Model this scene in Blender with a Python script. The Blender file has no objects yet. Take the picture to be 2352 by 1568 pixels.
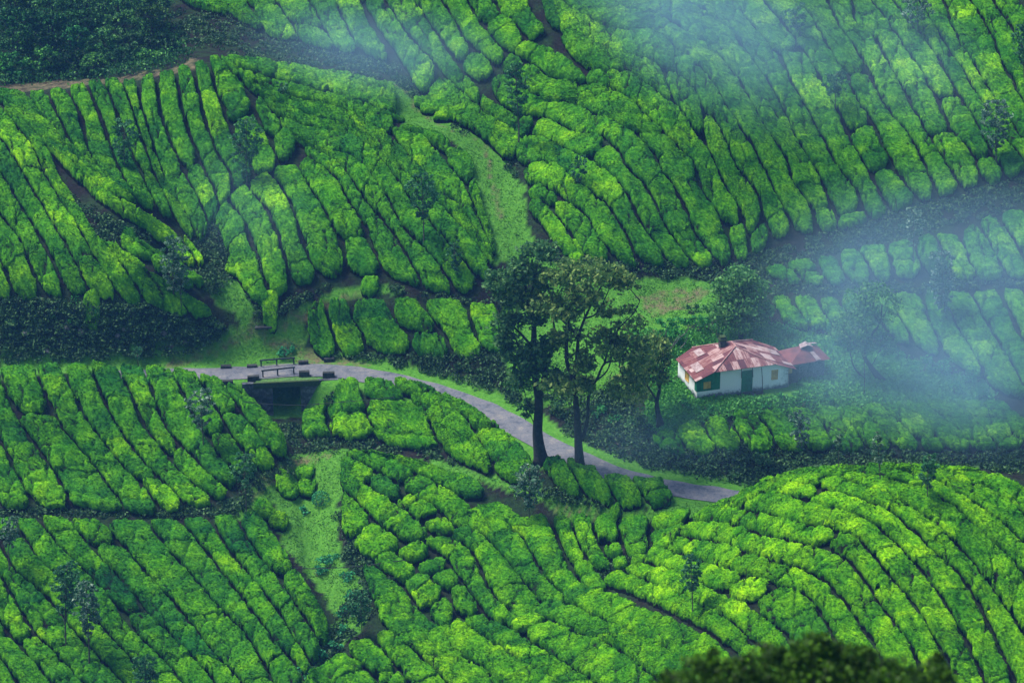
import bpy, math, random
import numpy as np
random.seed(7)
rng = np.random.default_rng(11)
scene = bpy.context.scene
COL = scene.collection
R = math.radians

# ------------------------------------------------------------------ camera
W_, H_ = 2352.0, 1568.0           # working pixel frame used to read positions off the photograph
FOCAL = 90.0
PX = (18.0 / FOCAL) / (W_ / 2)
PITCH = R(24.0)
CAMZ = 92.0
cp, sp = math.cos(PITCH), math.sin(PITCH)
cam_d = bpy.data.cameras.new('camera')
cam = bpy.data.objects.new('camera', cam_d); COL.objects.link(cam)
cam.location = (0, 0, CAMZ); cam.rotation_euler = (R(90) - PITCH, 0, 0)
cam_d.lens = FOCAL; cam_d.sensor_width = 36; cam_d.clip_end = 2000; cam_d.clip_start = .5
cam_d.dof.use_dof = True; cam_d.dof.focus_distance = 212; cam_d.dof.aperture_fstop = .95
scene.camera = cam

def ray(u, v):
    u = np.asarray(u, float); v = np.asarray(v, float)
    x = (u - W_/2) * PX; y = (H_/2 - v) * PX
    return np.stack([x, cp + y*sp, -sp + y*cp], -1)

def at_Y(u, v, Y):
    d = ray(u, v); t = Y / d[..., 1]
    return np.stack([d[..., 0]*t, d[..., 1]*t, CAMZ + d[..., 2]*t], -1)

# ------------------------------------------------------------------ terrain
CP = [  # (u, v, distance): points on the ground
 # upper hillside
 (1500,0,242),(1800,0,244),(2300,0,244),(1200,0,246),(900,0,251),(700,0,256),(560,0,260),(560,60,254),(2352,0,243),
 (1800,200,234),(2300,200,234),(1500,200,232.5),(1500,400,223.5),(1300,300,232),(1250,420,224),(1800,400,225),(2150,330,227.5),
 (1400,560,216.5),(1250,560,217.5),(1650,610,216),(1750,590,217),(2050,510,219.5),(2352,430,222),(1120,200,238.5),(1000,100,245),
 # valley path
 (560,118,248.5),(930,200,241),(960,270,236),(1100,315,231),(1150,420,225),(1190,560,217.8),(700,135,246),(880,160,244),
 # centre hill
 (560,142,240.5),(430,150,238),(880,182,240),(700,165,241),(880,290,232),(700,250,235),(700,400,226.5),(600,550,217.5),(560,640,215.5),
 (600,720,212.2),(750,650,214.2),(1100,420,224),(1150,580,216),(1000,300,230),(950,500,219.5),(1000,640,213.6),(500,640,214.2),(500,560,219),(520,480,223),
 # left part
 (350,300,232),(350,400,227.5),(200,200,236.5),(0,220,236),(420,500,221.5),(200,300,231.5),
 (110,333,227),(300,460,218),(330,450,222.8),(333,620,211.7),(375,612,215),(507,714,208.8),(0,300,229),(150,500,218.5),(0,500,219),(0,670,211.8),(200,680,211.3),(400,720,209.8),
 # forest ground
 (200,190,239),(0,205,239),(390,140,242),(200,0,264),(400,0,264),(0,0,262),(420,60,255),
 # cliff base, grass below it
 (200,829,208.9),(0,835,208.9),(400,815,208.5),(500,790,208.2),(520,770,210),(600,748,211.6),(650,722,212.3),(880,655,213.8),(560,700,212.6),(600,815,210.3),(700,770,211.2),
 (640,775,211),
 # small plot above road, lawn
 (720,805,210.1),(900,820,208.2),(900,690,212.2),(1100,810,206.5),(1100,700,212),(1250,690,212),(1500,690,212),(1620,660,213.5),(1350,800,205.8),(1250,900,201.3),(1400,900,200),(1400,1000,195.5),
 # road
 (440,858,207.5),(680,845,208.9),(300,862,207.3),(900,868,206.4),(1000,890,204.3),(1100,925,201),(1240,1010,195),(1400,1080,189.6),(1500,1110,187.2),(1690,1142,184.8),
 # house terrace
 (1600,918,194.9),(1812,897,196.8),(1900,870,198.8),(1560,880,198),(1700,760,206.7),(1500,860,200.5),(1500,760,206),(1990,880,198.6),
 # below terrace
 (1500,1000,193.2),(1550,950,194.5),(1600,1040,190.7),(1700,1110,186.9),(1500,1060,189.6),(2000,930,195.3),(2000,1035,190.7),(2300,1040,190.5),(1750,1030,191.2),
 (2300,900,198.3),(2100,830,203),(1900,680,210.3),(2352,668,209.3),(2352,640,211.3),(2352,480,219.3),(2100,600,213.3),(1900,640,212.8),(2100,655,211),
 # hollow behind the dome
 (2000,1095,186.0),(2200,1095,186.2),(2352,1100,186.2),(1800,1118,185.8),
 # dome
 (2000,1067,174),(1850,1086,176),(1720,1130,180.5),(2352,1083,173),(2180,1072,173.5),
 (2000,1120,169),(2300,1140,168),(2000,1200,164.5),(2000,1300,160.4),(2000,1400,157),(2000,1568,151.5),(2300,1300,160),(2300,1568,151),(1650,1250,172.5),(1600,1350,168),(1700,1568,157),(1800,1300,163.5),(1680,1160,178.8),
 # hollow between centre and dome
 (1400,1250,182.2),(1550,1165,184.5),(1300,1160,187.6),(1480,1340,175.5),(1300,1400,176),(1300,1568,166),(1500,1568,161),
 # slope below road
 (900,885,204.3),(900,1020,199.2),(820,1010,200),(1200,1090,190.8),(1050,1030,196.5),(1100,960,199),(1450,1160,186.7),
 (800,1040,197.3),(1000,1060,195),(1000,1300,184),(1000,1430,176.8),(1000,1568,170.3),(850,1250,186.5),
 # gully
 (690,1000,200.3),(700,1150,193),(720,1290,185),(790,1450,176.3),(740,1568,170.3),(650,1080,195.5),
 # left hill
 (200,834,203),(0,834,202.8),(430,852,205),(520,892,204.2),(200,1000,196),(200,1170,189),(450,1160,190),(620,1050,195.8),(0,1000,195.6),(0,1165,189),(560,950,200.3),(400,1000,197),
 (200,1195,187.4),(0,1200,187.2),(550,1185,189),(200,1400,179.5),(200,1568,173),(0,1400,179),(0,1568,172.6),(500,1400,179),(500,1568,172.2),(700,1400,177.6),
]
WP = [(0,0,89.5),(30,0,88),(-30,0,88),(0,-30,97),(0,30,69),(25,30,69),(-25,30,68),(60,30,70),(-60,30,70),(0,60,43),(40,60,43),(-40,60,43),(0,100,14),(50,100,15),(-50,100,12),
      (0,130,-6),(25,138,-3),(45,138,-2),(-30,140,-19),(-60,140,-18),(0,145,-14),
      (-60,180,-8),(-60,210,2),(-60,240,16),(-60,275,26),(60,170,6),(60,190,-1),(60,215,8),(60,245,24),(0,285,34),(-30,285,28),(35,285,38),(60,285,40),
      (0,340,66),(-60,340,60),(60,340,70),(90,200,8),(-90,200,4),(90,300,50),(-90,300,44),(-90,120,-6),(90,120,8),(90,30,66),(-90,30,66),(-90,400,80),(90,400,90),(0,400,88)]
P3 = [at_Y(*c) for c in CP]
# light thinning of near-duplicates
pts = np.array([list(p) for p in P3] + [list(w) for w in WP], float)
def tps_fit(p, lam):
    n = len(p); xy = p[:, :2] / 50.0
    d2 = ((xy[:, None] - xy[None])**2).sum(-1)
    K = np.where(d2 > 0, .5*d2*np.log(np.maximum(d2, 1e-12)), 0) + lam*np.eye(n)
    A = np.zeros((n+3, n+3)); A[:n, :n] = K; A[:n, n] = 1; A[:n, n+1:] = xy; A[n, :n] = 1; A[n+1:, :n] = xy.T
    b = np.zeros(n+3); b[:n] = p[:, 2]
    return xy, np.linalg.solve(A, b)
TXY, TW = tps_fit(pts, 2.0e-5)
def tps(x, y):
    s = np.shape(x); q = np.stack([np.ravel(x), np.ravel(y)], -1)/50.0; out = np.empty(len(q))
    for i in range(0, len(q), 20000):
        qq = q[i:i+20000]; d2 = ((qq[:, None]-TXY[None])**2).sum(-1)
        out[i:i+20000] = (.5*d2*np.log(np.maximum(d2, 1e-12)))@TW[:-3] + TW[-3] + qq@TW[-2:]
    return out.reshape(s)
# value noise table
NT = rng.random((256, 256))
def vnoise(x, y):
    xi = np.floor(x).astype(int); yi = np.floor(y).astype(int); fx = x-xi; fy = y-yi
    fx = fx*fx*(3-2*fx); fy = fy*fy*(3-2*fy); a = xi & 255; b = yi & 255; c = (xi+1) & 255; d = (yi+1) & 255
    return (NT[a, b]*(1-fx)+NT[c, b]*fx)*(1-fy) + (NT[a, d]*(1-fx)+NT[c, d]*fx)*fy - .5

def poly_dist(x, y, P):   # distance to polyline, param position
    best = np.full(np.shape(x), 1e9); zz = np.zeros(np.shape(x)); side = np.zeros(np.shape(x))
    for (a, b) in zip(P[:-1], P[1:]):
        dx, dy = b[0]-a[0], b[1]-a[1]; L = dx*dx+dy*dy
        t = np.clip(((x-a[0])*dx+(y-a[1])*dy)/L, 0, 1)
        d = np.hypot(x-a[0]-t*dx, y-a[1]-t*dy)
        m = d < best
        best = np.where(m, d, best); zz = np.where(m, a[2]+t*(b[2]-a[2]), zz)
        side = np.where(m, np.sign(dx*(y-a[1])-dy*(x-a[0])), side)
    return best, zz, side
def smooth_line(P, n=6):
    P = np.asarray(P, float); out = []
    for i in range(len(P)-1):
        p0 = P[max(i-1, 0)]; p1 = P[i]; p2 = P[i+1]; p3 = P[min(i+2, len(P)-1)]
        for k in range(n):
            t = k/n
            out.append(.5*((2*p1)+(-p0+p2)*t+(2*p0-5*p1+4*p2-p3)*t*t+(-p0+3*p1-3*p2+p3)*t**3))
    out.append(P[-1]); return np.array(out)
ROADPX = [(200,868,-3.5),(300,864,-3.5),(440,860,-3.5),(560,857,-3.5),(680,850,-3.5),(800,856,-3.5),(900,873,-3.5),(1000,899,-3.6),(1100,934,-3.7),(1170,969,-3.8),(1240,1012,-3.9),(1310,1048,-4),(1400,1085,-4.1),(1500,1113,-4.2),(1600,1130,-4.3),(1690,1143,-4.4),(1800,1158,-4.5),(1950,1172,-4.7)]
def at_Z(u, v, z):
    d = ray(u, v); t = (z-CAMZ)/d[..., 2]
    return np.stack([d[..., 0]*t, d[..., 1]*t, CAMZ+d[..., 2]*t], -1)
ROAD = smooth_line([at_Z(*q) for q in ROADPX], 5)
ROAD = ROAD[2:]
e = ROAD[0].copy(); ROAD = np.vstack([[e[0]-45, e[1]-4, e[2]-1.0], ROAD]); e = ROAD[-1].copy(); ROAD = np.vstack([ROAD, [e[0]+22, e[1]-2, e[2]-1.2]])
CREEK = [tuple(at_Z(u, v, z)) for (u, v, z) in [(648,826,-4.6),(650,862,-6.2),(648,905,-6.4),(660,960,-6.8),(690,1040,-7.6),(705,1150,-9.0),(722,1290,-10.6),(775,1440,-11.9),(745,1600,-13.6)]]
def terrain_f(x, y):
    xc = np.clip(x, -88, 88); yc = np.clip(y, -28, 395)
    z = tps(xc, yc)
    z = z + .5*vnoise(x*.13+9, y*.13) + .22*vnoise(x*.45, y*.45+5)
    inside = (np.abs(x) < 60) & (y > 150) & (y < 225)
    d, rz, _ = poly_dist(x, y, ROAD)
    w = np.clip((d-2.1)/2.6, 0, 1); w = w*w*(3-2*w)
    z = np.where(inside, rz - .03 + (z-rz)*w, z)
    # house pad
    hx, hy = (x-19.5), (y-199.5); dd = np.maximum(np.hypot(hx/1.5, hy)-4.6, 0)
    w = np.clip(dd/2.5, 0, 1); w = w*w*(3-2*w); z = z*w + (0.02)*(1-w)
    d, cz, _ = poly_dist(x, y, CREEK)
    inb = (y > 165) & (y < 213)
    yb_ = at_Z(648, 862, -3.5)[1]
    hw = .75+2.9*np.exp(-((y-(yb_-3.0))/1.5)**2)*(y < yb_-.6)
    ch = cz + np.maximum(d-hw, 0)*1.9 + np.maximum(y-208.6, 0)*1.7
    z = np.where(inb & (ch < z), ch, z)
    return z
GX0, GX1, GY0, GY1, GS = -75., 75., 125., 300., .5
gx = np.arange(GX0, GX1+.01, GS); gy = np.arange(GY0, GY1+.01, GS)
GZ = terrain_f(*np.meshgrid(gx, gy, indexing='ij'))
def tz(x, y):
    fx = np.clip((np.asarray(x, float)-GX0)/GS, 0, len(gx)-1.001); fy = np.clip((np.asarray(y, float)-GY0)/GS, 0, len(gy)-1.001)
    i = fx.astype(int); j = fy.astype(int); fx = fx-i; fy = fy-j
    return (GZ[i, j]*(1-fx)+GZ[i+1, j]*fx)*(1-fy)+(GZ[i, j+1]*(1-fx)+GZ[i+1, j+1]*fx)*fy
def hit(u, v, lift=0.):
    d = ray(u, v); d = d/np.linalg.norm(d, axis=-1, keepdims=True)
    sh = d.shape[:-1]; d = d.reshape(-1, 3); n = len(d)
    t = np.full(n, 150.); done = np.zeros(n, bool); T = np.full(n, 290.)
    for k in range(360):
        p = d*t[:, None]; p[:, 2] += CAMZ
        below = p[:, 2] < tz(p[:, 0], p[:, 1])+lift
        new = below & ~done; T[new] = t[new]; done |= below; t = t+.4
        if done.all(): break
    lo = T-.4; hi = T
    for k in range(7):
        m = (lo+hi)/2; p = d*m[:, None]; p[:, 2] += CAMZ
        b = p[:, 2] < tz(p[:, 0], p[:, 1])+lift
        hi = np.where(b, m, hi); lo = np.where(b, lo, m)
    p = d*hi[:, None]; p[:, 2] += CAMZ-lift
    return p.reshape(sh+(3,))
def hit1(u, v, lift=0.):
    return hit(np.array([u]), np.array([v]), lift)[0]
def in_poly(x, y, P):
    r = np.zeros(np.shape(x), bool); n = len(P)
    for i in range(n):
        x1, y1 = P[i]; x2, y2 = P[(i+1) % n]
        c = ((y1 > y) != (y2 > y)) & (x < (x2-x1)*(y-y1)/((y2-y1) if y2 != y1 else 1e-9)+x1)
        r ^= c
    return r
def project(p):
    x, y, z = p[..., 0], p[..., 1], p[..., 2]-CAMZ
    f = y*cp - z*sp; upc = y*sp + z*cp
    return W_/2 + x/f/PX, H_/2 - upc/f/PX

# ------------------------------------------------------------------ materials
def mat(name, rough=.8, spec=.25):
    m = bpy.data.materials.new(name); m.use_nodes = True; nt = m.node_tree
    b = nt.nodes['Principled BSDF']; b.inputs['Roughness'].default_value = rough
    b.inputs['Specular IOR Level'].default_value = spec
    return m, nt, b
def N(nt, t, **kw):
    n = nt.nodes.new(t)
    for k, v in kw.items(): setattr(n, k, v)
    return n
def noise(nt, scale, detail=3, rough=.6, vec=None):
    n = N(nt, 'ShaderNodeTexNoise'); n.inputs['Scale'].default_value = scale; n.inputs['Detail'].default_value = detail; n.inputs['Roughness'].default_value = rough
    if vec is None:
        g = N(nt, 'ShaderNodeNewGeometry'); vec = g.outputs['Position']
    nt.links.new(vec, n.inputs['Vector']); return n.outputs['Fac']
def ramp(nt, fac, stops):
    r = N(nt, 'ShaderNodeValToRGB'); el = r.color_ramp.elements
    while len(el) < len(stops): el.new(.5)
    for e_, (p, c) in zip(el, stops):
        e_.position = p; e_.color = (*c, 1) if len(c) == 3 else c
    nt.links.new(fac, r.inputs['Fac']); return r.outputs['Color']
def mix(nt, fac, a, b, mode='MIX'):
    m = N(nt, 'ShaderNodeMix', data_type='RGBA', blend_type=mode)
    for s, v in ((m.inputs[0], fac), (m.inputs[6], a), (m.inputs[7], b)):
        if isinstance(v, (int, float)): s.default_value = v
        elif isinstance(v, tuple): s.default_value = (*v, 1)
        else: nt.links.new(v, s)
    return m.outputs[2]
def bump(nt, b, h, strength, dist):
    n = N(nt, 'ShaderNodeBump'); n.inputs['Strength'].default_value = strength; n.inputs['Distance'].default_value = dist
    nt.links.new(h, n.inputs['Height']); nt.links.new(n.outputs[0], b.inputs['Normal'])
def leaf_out(nt, b, col, trans=.3):
    nt.links.new(col, b.inputs['Base Color'])
    if trans > 0:
        out = nt.nodes['Material Output']; t = N(nt, 'ShaderNodeBsdfTranslucent'); nt.links.new(col, t.inputs['Color'])
        mx = N(nt, 'ShaderNodeMixShader'); mx.inputs[0].default_value = trans
        nt.links.new(b.outputs[0], mx.inputs[1]); nt.links.new(t.outputs[0], mx.inputs[2]); nt.links.new(mx.outputs[0], out.inputs[0])

TEA_BASE = None
def make_tea():
    m, nt, b = mat('tea_foliage', .7, .05)
    oi = N(nt, 'ShaderNodeObjectInfo')
    at = N(nt, 'ShaderNodeAttribute', attribute_name='tint')
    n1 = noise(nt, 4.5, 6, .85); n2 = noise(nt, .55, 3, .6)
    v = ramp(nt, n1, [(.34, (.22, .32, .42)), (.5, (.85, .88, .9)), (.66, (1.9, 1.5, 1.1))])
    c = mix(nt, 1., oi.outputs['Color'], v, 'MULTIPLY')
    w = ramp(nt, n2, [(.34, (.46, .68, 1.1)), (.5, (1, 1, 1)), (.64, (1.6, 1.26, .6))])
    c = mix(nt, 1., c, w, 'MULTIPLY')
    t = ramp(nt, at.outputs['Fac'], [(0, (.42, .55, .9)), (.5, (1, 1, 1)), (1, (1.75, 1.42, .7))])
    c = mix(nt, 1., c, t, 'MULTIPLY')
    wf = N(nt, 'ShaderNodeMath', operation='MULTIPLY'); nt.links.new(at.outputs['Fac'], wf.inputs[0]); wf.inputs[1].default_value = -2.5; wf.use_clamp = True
    c = mix(nt, wf.outputs[0], c, (.012, .012, .010))      # bare woody stems low on the bush; also fills the darkened creases
    nt.links.new(c, b.inputs['Base Color'])
    bump(nt, b, noise(nt, 9, 4, .8), .9, .14)
    return m
M_TEA = make_tea()
def make_leaf(name, dark, mid, light, trans=.35, sc=1.2):
    m, nt, b = mat(name, .6, .2)
    at = N(nt, 'ShaderNodeAttribute', attribute_name='tint')
    n = noise(nt, sc, 2, .6)
    f = N(nt, 'ShaderNodeMath', operation='ADD'); nt.links.new(at.outputs['Fac'], f.inputs[0]); nt.links.new(n, f.inputs[1])
    g = N(nt, 'ShaderNodeMath', operation='MULTIPLY'); nt.links.new(f.outputs[0], g.inputs[0]); g.inputs[1].default_value = .5
    c = ramp(nt, g.outputs[0], [(.2, dark), (.5, mid), (.8, light)])
    oi = N(nt, 'ShaderNodeObjectInfo'); c = mix(nt, 1., c, oi.outputs['Color'], 'MULTIPLY')
    leaf_out(nt, b, c, trans); return m
M_TREE = make_leaf('broadleaf_foliage', (.025, .09, .02), (.11, .23, .045), (.32, .42, .11))
M_TREED = make_leaf('shade_tree_foliage', (.010, .06, .024), (.045, .16, .045), (.16, .31, .09))
M_OAK = make_leaf('slender_tree_foliage', (.01, .08, .035), (.035, .18, .055), (.16, .36, .16))
M_OAKS = make_leaf('silvery_tree_foliage', (.02, .09, .05), (.07, .2, .10), (.42, .55, .42))
M_BUSH = make_leaf('weedy_shrub_foliage', (.008, .085, .022), (.03, .24, .05), (.12, .44, .08))
M_TEAL = make_leaf('gully_shrub_foliage', (.01, .09, .04), (.03, .26, .10), (.09, .46, .18))
M_SCRUB = make_leaf('bank_scrub_foliage', (.006, .024, .014), (.028, .088, .028), (.10, .21, .06), .1, .7)
M_FOREST = make_leaf('forest_foliage', (.004, .03, .014), (.018, .10, .026), (.10, .30, .05), .15, .8)
M_GRASS = make_leaf('meadow_grass', (.055, .18, .018), (.075, .23, .022), (.10, .29, .032), .2, .8)
M_GRASSW = make_leaf('terrace_weeds', (.045, .22, .03), (.085, .33, .05), (.15, .44, .08), .2, .8)
M_NEAR = make_leaf('near_shrub_foliage', (.004, .010, .001), (.020, .065, .003), (.08, .21, .006), .1, 1.5)
def simple(name, c1, c2, scale=3, rough=.85, bumpd=.03, spec=.25):
    m, nt, b = mat(name, rough, spec); n = noise(nt, scale, 4, .65)
    c = ramp(nt, n, [(.3, c1), (.7, c2)]); nt.links.new(c, b.inputs['Base Color'])
    if bumpd: bump(nt, b, noise(nt, scale*2.5, 4, .7), .6, bumpd)
    return m
M_BARK = simple('dark_bark', (.010, .012, .016), (.045, .05, .05), 4, .9, .05)
M_BARKP = simple('pale_bark', (.14, .13, .11), (.34, .32, .28), 5, .9, .02)
M_STEM = simple('slender_bark', (.04, .04, .035), (.13, .12, .10), 5, .9, .02)
M_WOOD = simple('weathered_wood', (.02, .02, .02), (.08, .07, .06), 6)
M_WIRE = simple('cable_rubber', (.015, .018, .02), (.04, .045, .05), 6, .6, 0)

def make_ground():
    m, nt, b = mat('ground_cover', .95, .1)
    g = N(nt, 'ShaderNodeAttribute', attribute_name='grass'); d = N(nt, 'ShaderNodeAttribute', attribute_name='dirt')
    n1 = noise(nt, .35, 4, .65); n2 = noise(nt, 3.2, 5, .75)
    soil = ramp(nt, n2, [(.3, (.006, .006, .007)), (.55, (.016, .014, .014)), (.75, (.045, .034, .030))])  # dark soil, lowered further to carry the shade between hedges
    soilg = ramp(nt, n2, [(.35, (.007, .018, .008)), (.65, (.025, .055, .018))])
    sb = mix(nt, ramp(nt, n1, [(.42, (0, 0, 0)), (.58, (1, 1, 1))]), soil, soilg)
    gr = ramp(nt, n2, [(.28, (.045, .16, .016)), (.5, (.075, .24, .022)), (.72, (.14, .33, .045))])
    c = mix(nt, g.outputs['Fac'], sb, gr)
    di = ramp(nt, n2, [(.3, (.09, .085, .045)), (.7, (.22, .175, .10))])
    n3 = noise(nt, 1.1, 4, .7)
    df = N(nt, 'ShaderNodeMath', operation='MULTIPLY'); nt.links.new(d.outputs['Fac'], df.inputs[0])
    nt.links.new(ramp(nt, n3, [(.36, (.15, .15, .15)), (.62, (1, 1, 1))]), df.inputs[1])
    c = mix(nt, df.outputs[0], c, di)
    nt.links.new(c, b.inputs['Base Color']); bump(nt, b, n2, .9, .2)
    return m
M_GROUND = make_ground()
def make_road():
    m, nt, b = mat('worn_asphalt', .85, .25)
    n1 = noise(nt, .7, 6, .8); n2 = noise(nt, 5, 5, .85)
    c = ramp(nt, n1, [(.40, (.075, .088, .115)), (.47, (.14, .15, .175)), (.55, (.155, .16, .18)), (.66, (.25, .235, .22))])
    s = ramp(nt, n2, [(.3, (.7, .7, .72)), (.7, (1.15, 1.12, 1.1))])
    c = mix(nt, 1., c, s, 'MULTIPLY'); nt.links.new(c, b.inputs['Base Color'])
    bump(nt, b, n2, .5, .03)
    return m
M_ROAD = make_road()
M_STONE = simple('mossy_dark_stone', (.012, .016, .018), (.07, .075, .07), 3.5, .9, .06)
M_CONC = simple('stained_concrete', (.03, .035, .04), (.20, .20, .20), 1.6, .9, .04)

# ------------------------------------------------------------------ mesh helpers
def mesh_obj(name, verts, faces, material, parent=None, loc=None, tint=None, smooth=False, quads=True, uv=None):
    me = bpy.data.meshes.new(name)
    verts = np.asarray(verts, np.float32)
    if loc is not None: verts = verts - np.asarray(loc, np.float32)
    if isinstance(faces, np.ndarray):
        k = faces.shape[1]; nf = len(faces)
        me.vertices.add(len(verts)); me.vertices.foreach_set('co', verts.ravel())
        me.loops.add(nf*k); me.loops.foreach_set('vertex_index', faces.ravel().astype(np.int32))
        me.polygons.add(nf); me.polygons.foreach_set('loop_start', np.arange(0, nf*k, k, dtype=np.int32))
        me.update(calc_edges=True)
    else:
        me.from_pydata([tuple(map(float, v)) for v in verts], [], faces); me.update()
    if tint is not None:
        a = me.attributes.new('tint', 'FLOAT', 'POINT'); a.data.foreach_set('value', np.asarray(tint, np.float32))
    if uv is not None:
        l = me.uv_layers.new(name='UVMap'); l.data.foreach_set('uv', np.asarray(uv, np.float32).ravel())
    if smooth: me.polygons.foreach_set('use_smooth', np.ones(len(me.polygons), bool))
    me.materials.append(material)
    o = bpy.data.objects.new(name, me); COL.objects.link(o)
    if parent is not None:
        o.parent = parent
    elif loc is not None: o.location = tuple(map(float, loc))
    return o
def empty(name, loc, rz=0):
    o = bpy.data.objects.new(name, None); COL.objects.link(o); o.location = tuple(map(float, loc)); o.rotation_euler = (0, 0, rz)
    o.empty_display_size = .5; return o
def tag(o, label=None, cat=None, group=None, kind=None):
    if label: o['label'] = label
    if cat: o['category'] = cat
    if group: o['group'] = group
    if kind: o['kind'] = kind
    return o
class MB:
    def __init__(s): s.v = []; s.f = []
    def add(s, v, f):
        n = len(s.v); s.v += [tuple(map(float, p)) for p in v]; s.f += [tuple(i+n for i in q) for q in f]
    def box(s, x0, x1, y0, y1, z0, z1, j=0):
        c = [(x0,y0,z0),(x1,y0,z0),(x1,y1,z0),(x0,y1,z0),(x0,y0,z1),(x1,y0,z1),(x1,y1,z1),(x0,y1,z1)]
        if j: c = [tuple(q+random.uniform(-j, j) for q in p) for p in c]
        s.add(c, [(0,3,2,1),(4,5,6,7),(0,1,5,4),(1,2,6,5),(2,3,7,6),(3,0,4,7)])
    def rbox(s, c, hx, hy, hz, rot, b=.04, j=.01):   # box with chamfered top and rotation
        cr, sr = math.cos(rot), math.sin(rot); vs = []
        for (k, z) in ((1, -hz), (1, hz-b), (1-b/max(hx, .01), hz)):
            for (a, d) in ((-1,-1),(1,-1),(1,1),(-1,1)):
                x = a*hx*k + random.uniform(-j, j); y = d*(hy-(b if k != 1 else 0)) + random.uniform(-j, j)
                vs.append((c[0]+x*cr-y*sr, c[1]+x*sr+y*cr, c[2]+z+random.uniform(-j, j)))
        s.add(vs, [(3,2,1,0),(0,1,5,4),(1,2,6,5),(2,3,7,6),(3,0,4,7),(4,5,9,8),(5,6,10,9),(6,7,11,10),(7,4,8,11),(8,9,10,11)])
    def tube(s, P, rad, n=7):
        P = np.asarray(P, float); vs = []
        for i, p in enumerate(P):
            d = P[min(i+1, len(P)-1)]-P[max(i-1, 0)]; d = d/(np.linalg.norm(d)+1e-9)
            a = np.cross(d, (0, 0, 1.)) if abs(d[2]) < .9 else np.cross(d, (0, 1., 0)); a /= np.linalg.norm(a); b = np.cross(d, a)
            r = rad[i] if hasattr(rad, '__len__') else rad
            for k in range(n):
                w = 2*math.pi*k/n; vs.append(p+(a*math.cos(w)+b*math.sin(w))*r)
        fs = [(i*n+k, i*n+(k+1) % n, (i+1)*n+(k+1) % n, (i+1)*n+k) for i in range(len(P)-1) for k in range(n)]
        fs += [tuple(range(n))[::-1], tuple(range((len(P)-1)*n, len(P)*n))]
        s.add(vs, fs)
    def build(s, name, m, parent=None, loc=None, smooth=False):
        return mesh_obj(name, np.array(s.v), s.f, m, parent, loc, smooth=smooth)

def cards(P, size, normals=None, droop=0., asp=1.6, g=None):
    """leaf-shaped quads scattered at points P"""
    n = len(P); r = g or rng
    a = r.normal(size=(n, 3)); a[:, 2] -= droop
    if normals is not None:
        a = a - (a*normals).sum(1, keepdims=True)*normals*.75
    a /= np.linalg.norm(a, axis=1, keepdims=True)+1e-9
    b = r.normal(size=(n, 3)); b = np.cross(a, b if normals is None else normals + .7*b); b /= np.linalg.norm(b, axis=1, keepdims=True)+1e-9
    s = (size*(.6+.8*r.random(n)))[:, None] if np.isscalar(size) else size[:, None]
    v = np.stack([P-a*s*asp*.5, P+b*s*.5, P+a*s*asp*.5, P-b*s*.5], 1).reshape(-1, 3)
    f = np.arange(4*n).reshape(n, 4); t = np.repeat(r.random(n), 4)
    return v, f, t

def ellip_cloud(n, c, r, shell=.75):
    d = rng.normal(size=(n, 3)); d /= np.linalg.norm(d, axis=1, keepdims=True)
    q = (shell + (1-shell)*rng.random(n))**.6 if shell else rng.random(n)**(1/3)
    q = (rng.random(n)*(1-shell**3)+shell**3)**(1/3)
    return np.asarray(c)+d*q[:, None]*np.asarray(r)

# ------------------------------------------------------------------ tea plots
PLOTS = []
def plot(key, where, frm, guides, counts=None, gap=.36, H=1.0, bl=(1.5, 3.8), lift=.62, bright=0., loose=0.):
    PLOTS.append(dict(key=key, where=where, frm=frm, g=guides, c=counts or [1]*(len(guides)-1), gap=gap, H=H, bl=bl, lift=lift, bright=bright, loose=loose))
plot('B1', 'on the misty top slope above the dark bank', 'from the forest', [
 [(375,-60),(420,0),(470,20)],[(440,-60),(490,0),(530,30)],[(510,-60),(563,0),(612,78)],[(580,-60),(630,0),(670,57),(690,92)],[(655,-60),(707,0),(743,67),(777,118)],[(720,-60),(767,0),(790,50),(825,115)],[(775,-60),(822,0),(859,67),(900,138)]])
plot('B2', 'on the top slope beside the valley path', 'from the path', [
 [(815,-10),(880,80),(925,150),(965,215),(1000,255),(1075,292),(1140,345),(1168,385)],
 [(840,-60),(885,0),(929,70),(995,143),(1039,193),(1082,227),(1130,272),(1205,310)],
 [(905,-60),(949,0),(995,67),(1035,123),(1072,173),(1100,205),(1140,245),(1190,268)]],[1,1])
plot('B3', 'at the top edge above the folded slope', 'from the left', [
 [(905,-60),(949,0),(995,67),(1035,123),(1072,173),(1110,192)],
 [(965,-60),(1012,0),(1049,57),(1069,93),(1139,152)],
 [(1020,-60),(1072,0),(1095,40),(1125,80),(1165,125)],
 [(1090,-60),(1135,0),(1152,33),(1192,63),(1209,97)],
 [(1160,-60),(1212,0),(1229,33),(1262,67)]])
plot('B4', 'around the fold behind the tall slender tree', 'from the bottom', [
 [(1120,200),(1150,240),(1190,262),(1215,268)],[(1145,160),(1190,185),(1215,212),(1269,235)],[(1170,127),(1225,147),(1270,180),(1345,195)],[(1209,99),(1255,105),(1292,125),(1322,150),(1345,163)]], bl=(1.4,2.6))
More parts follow.
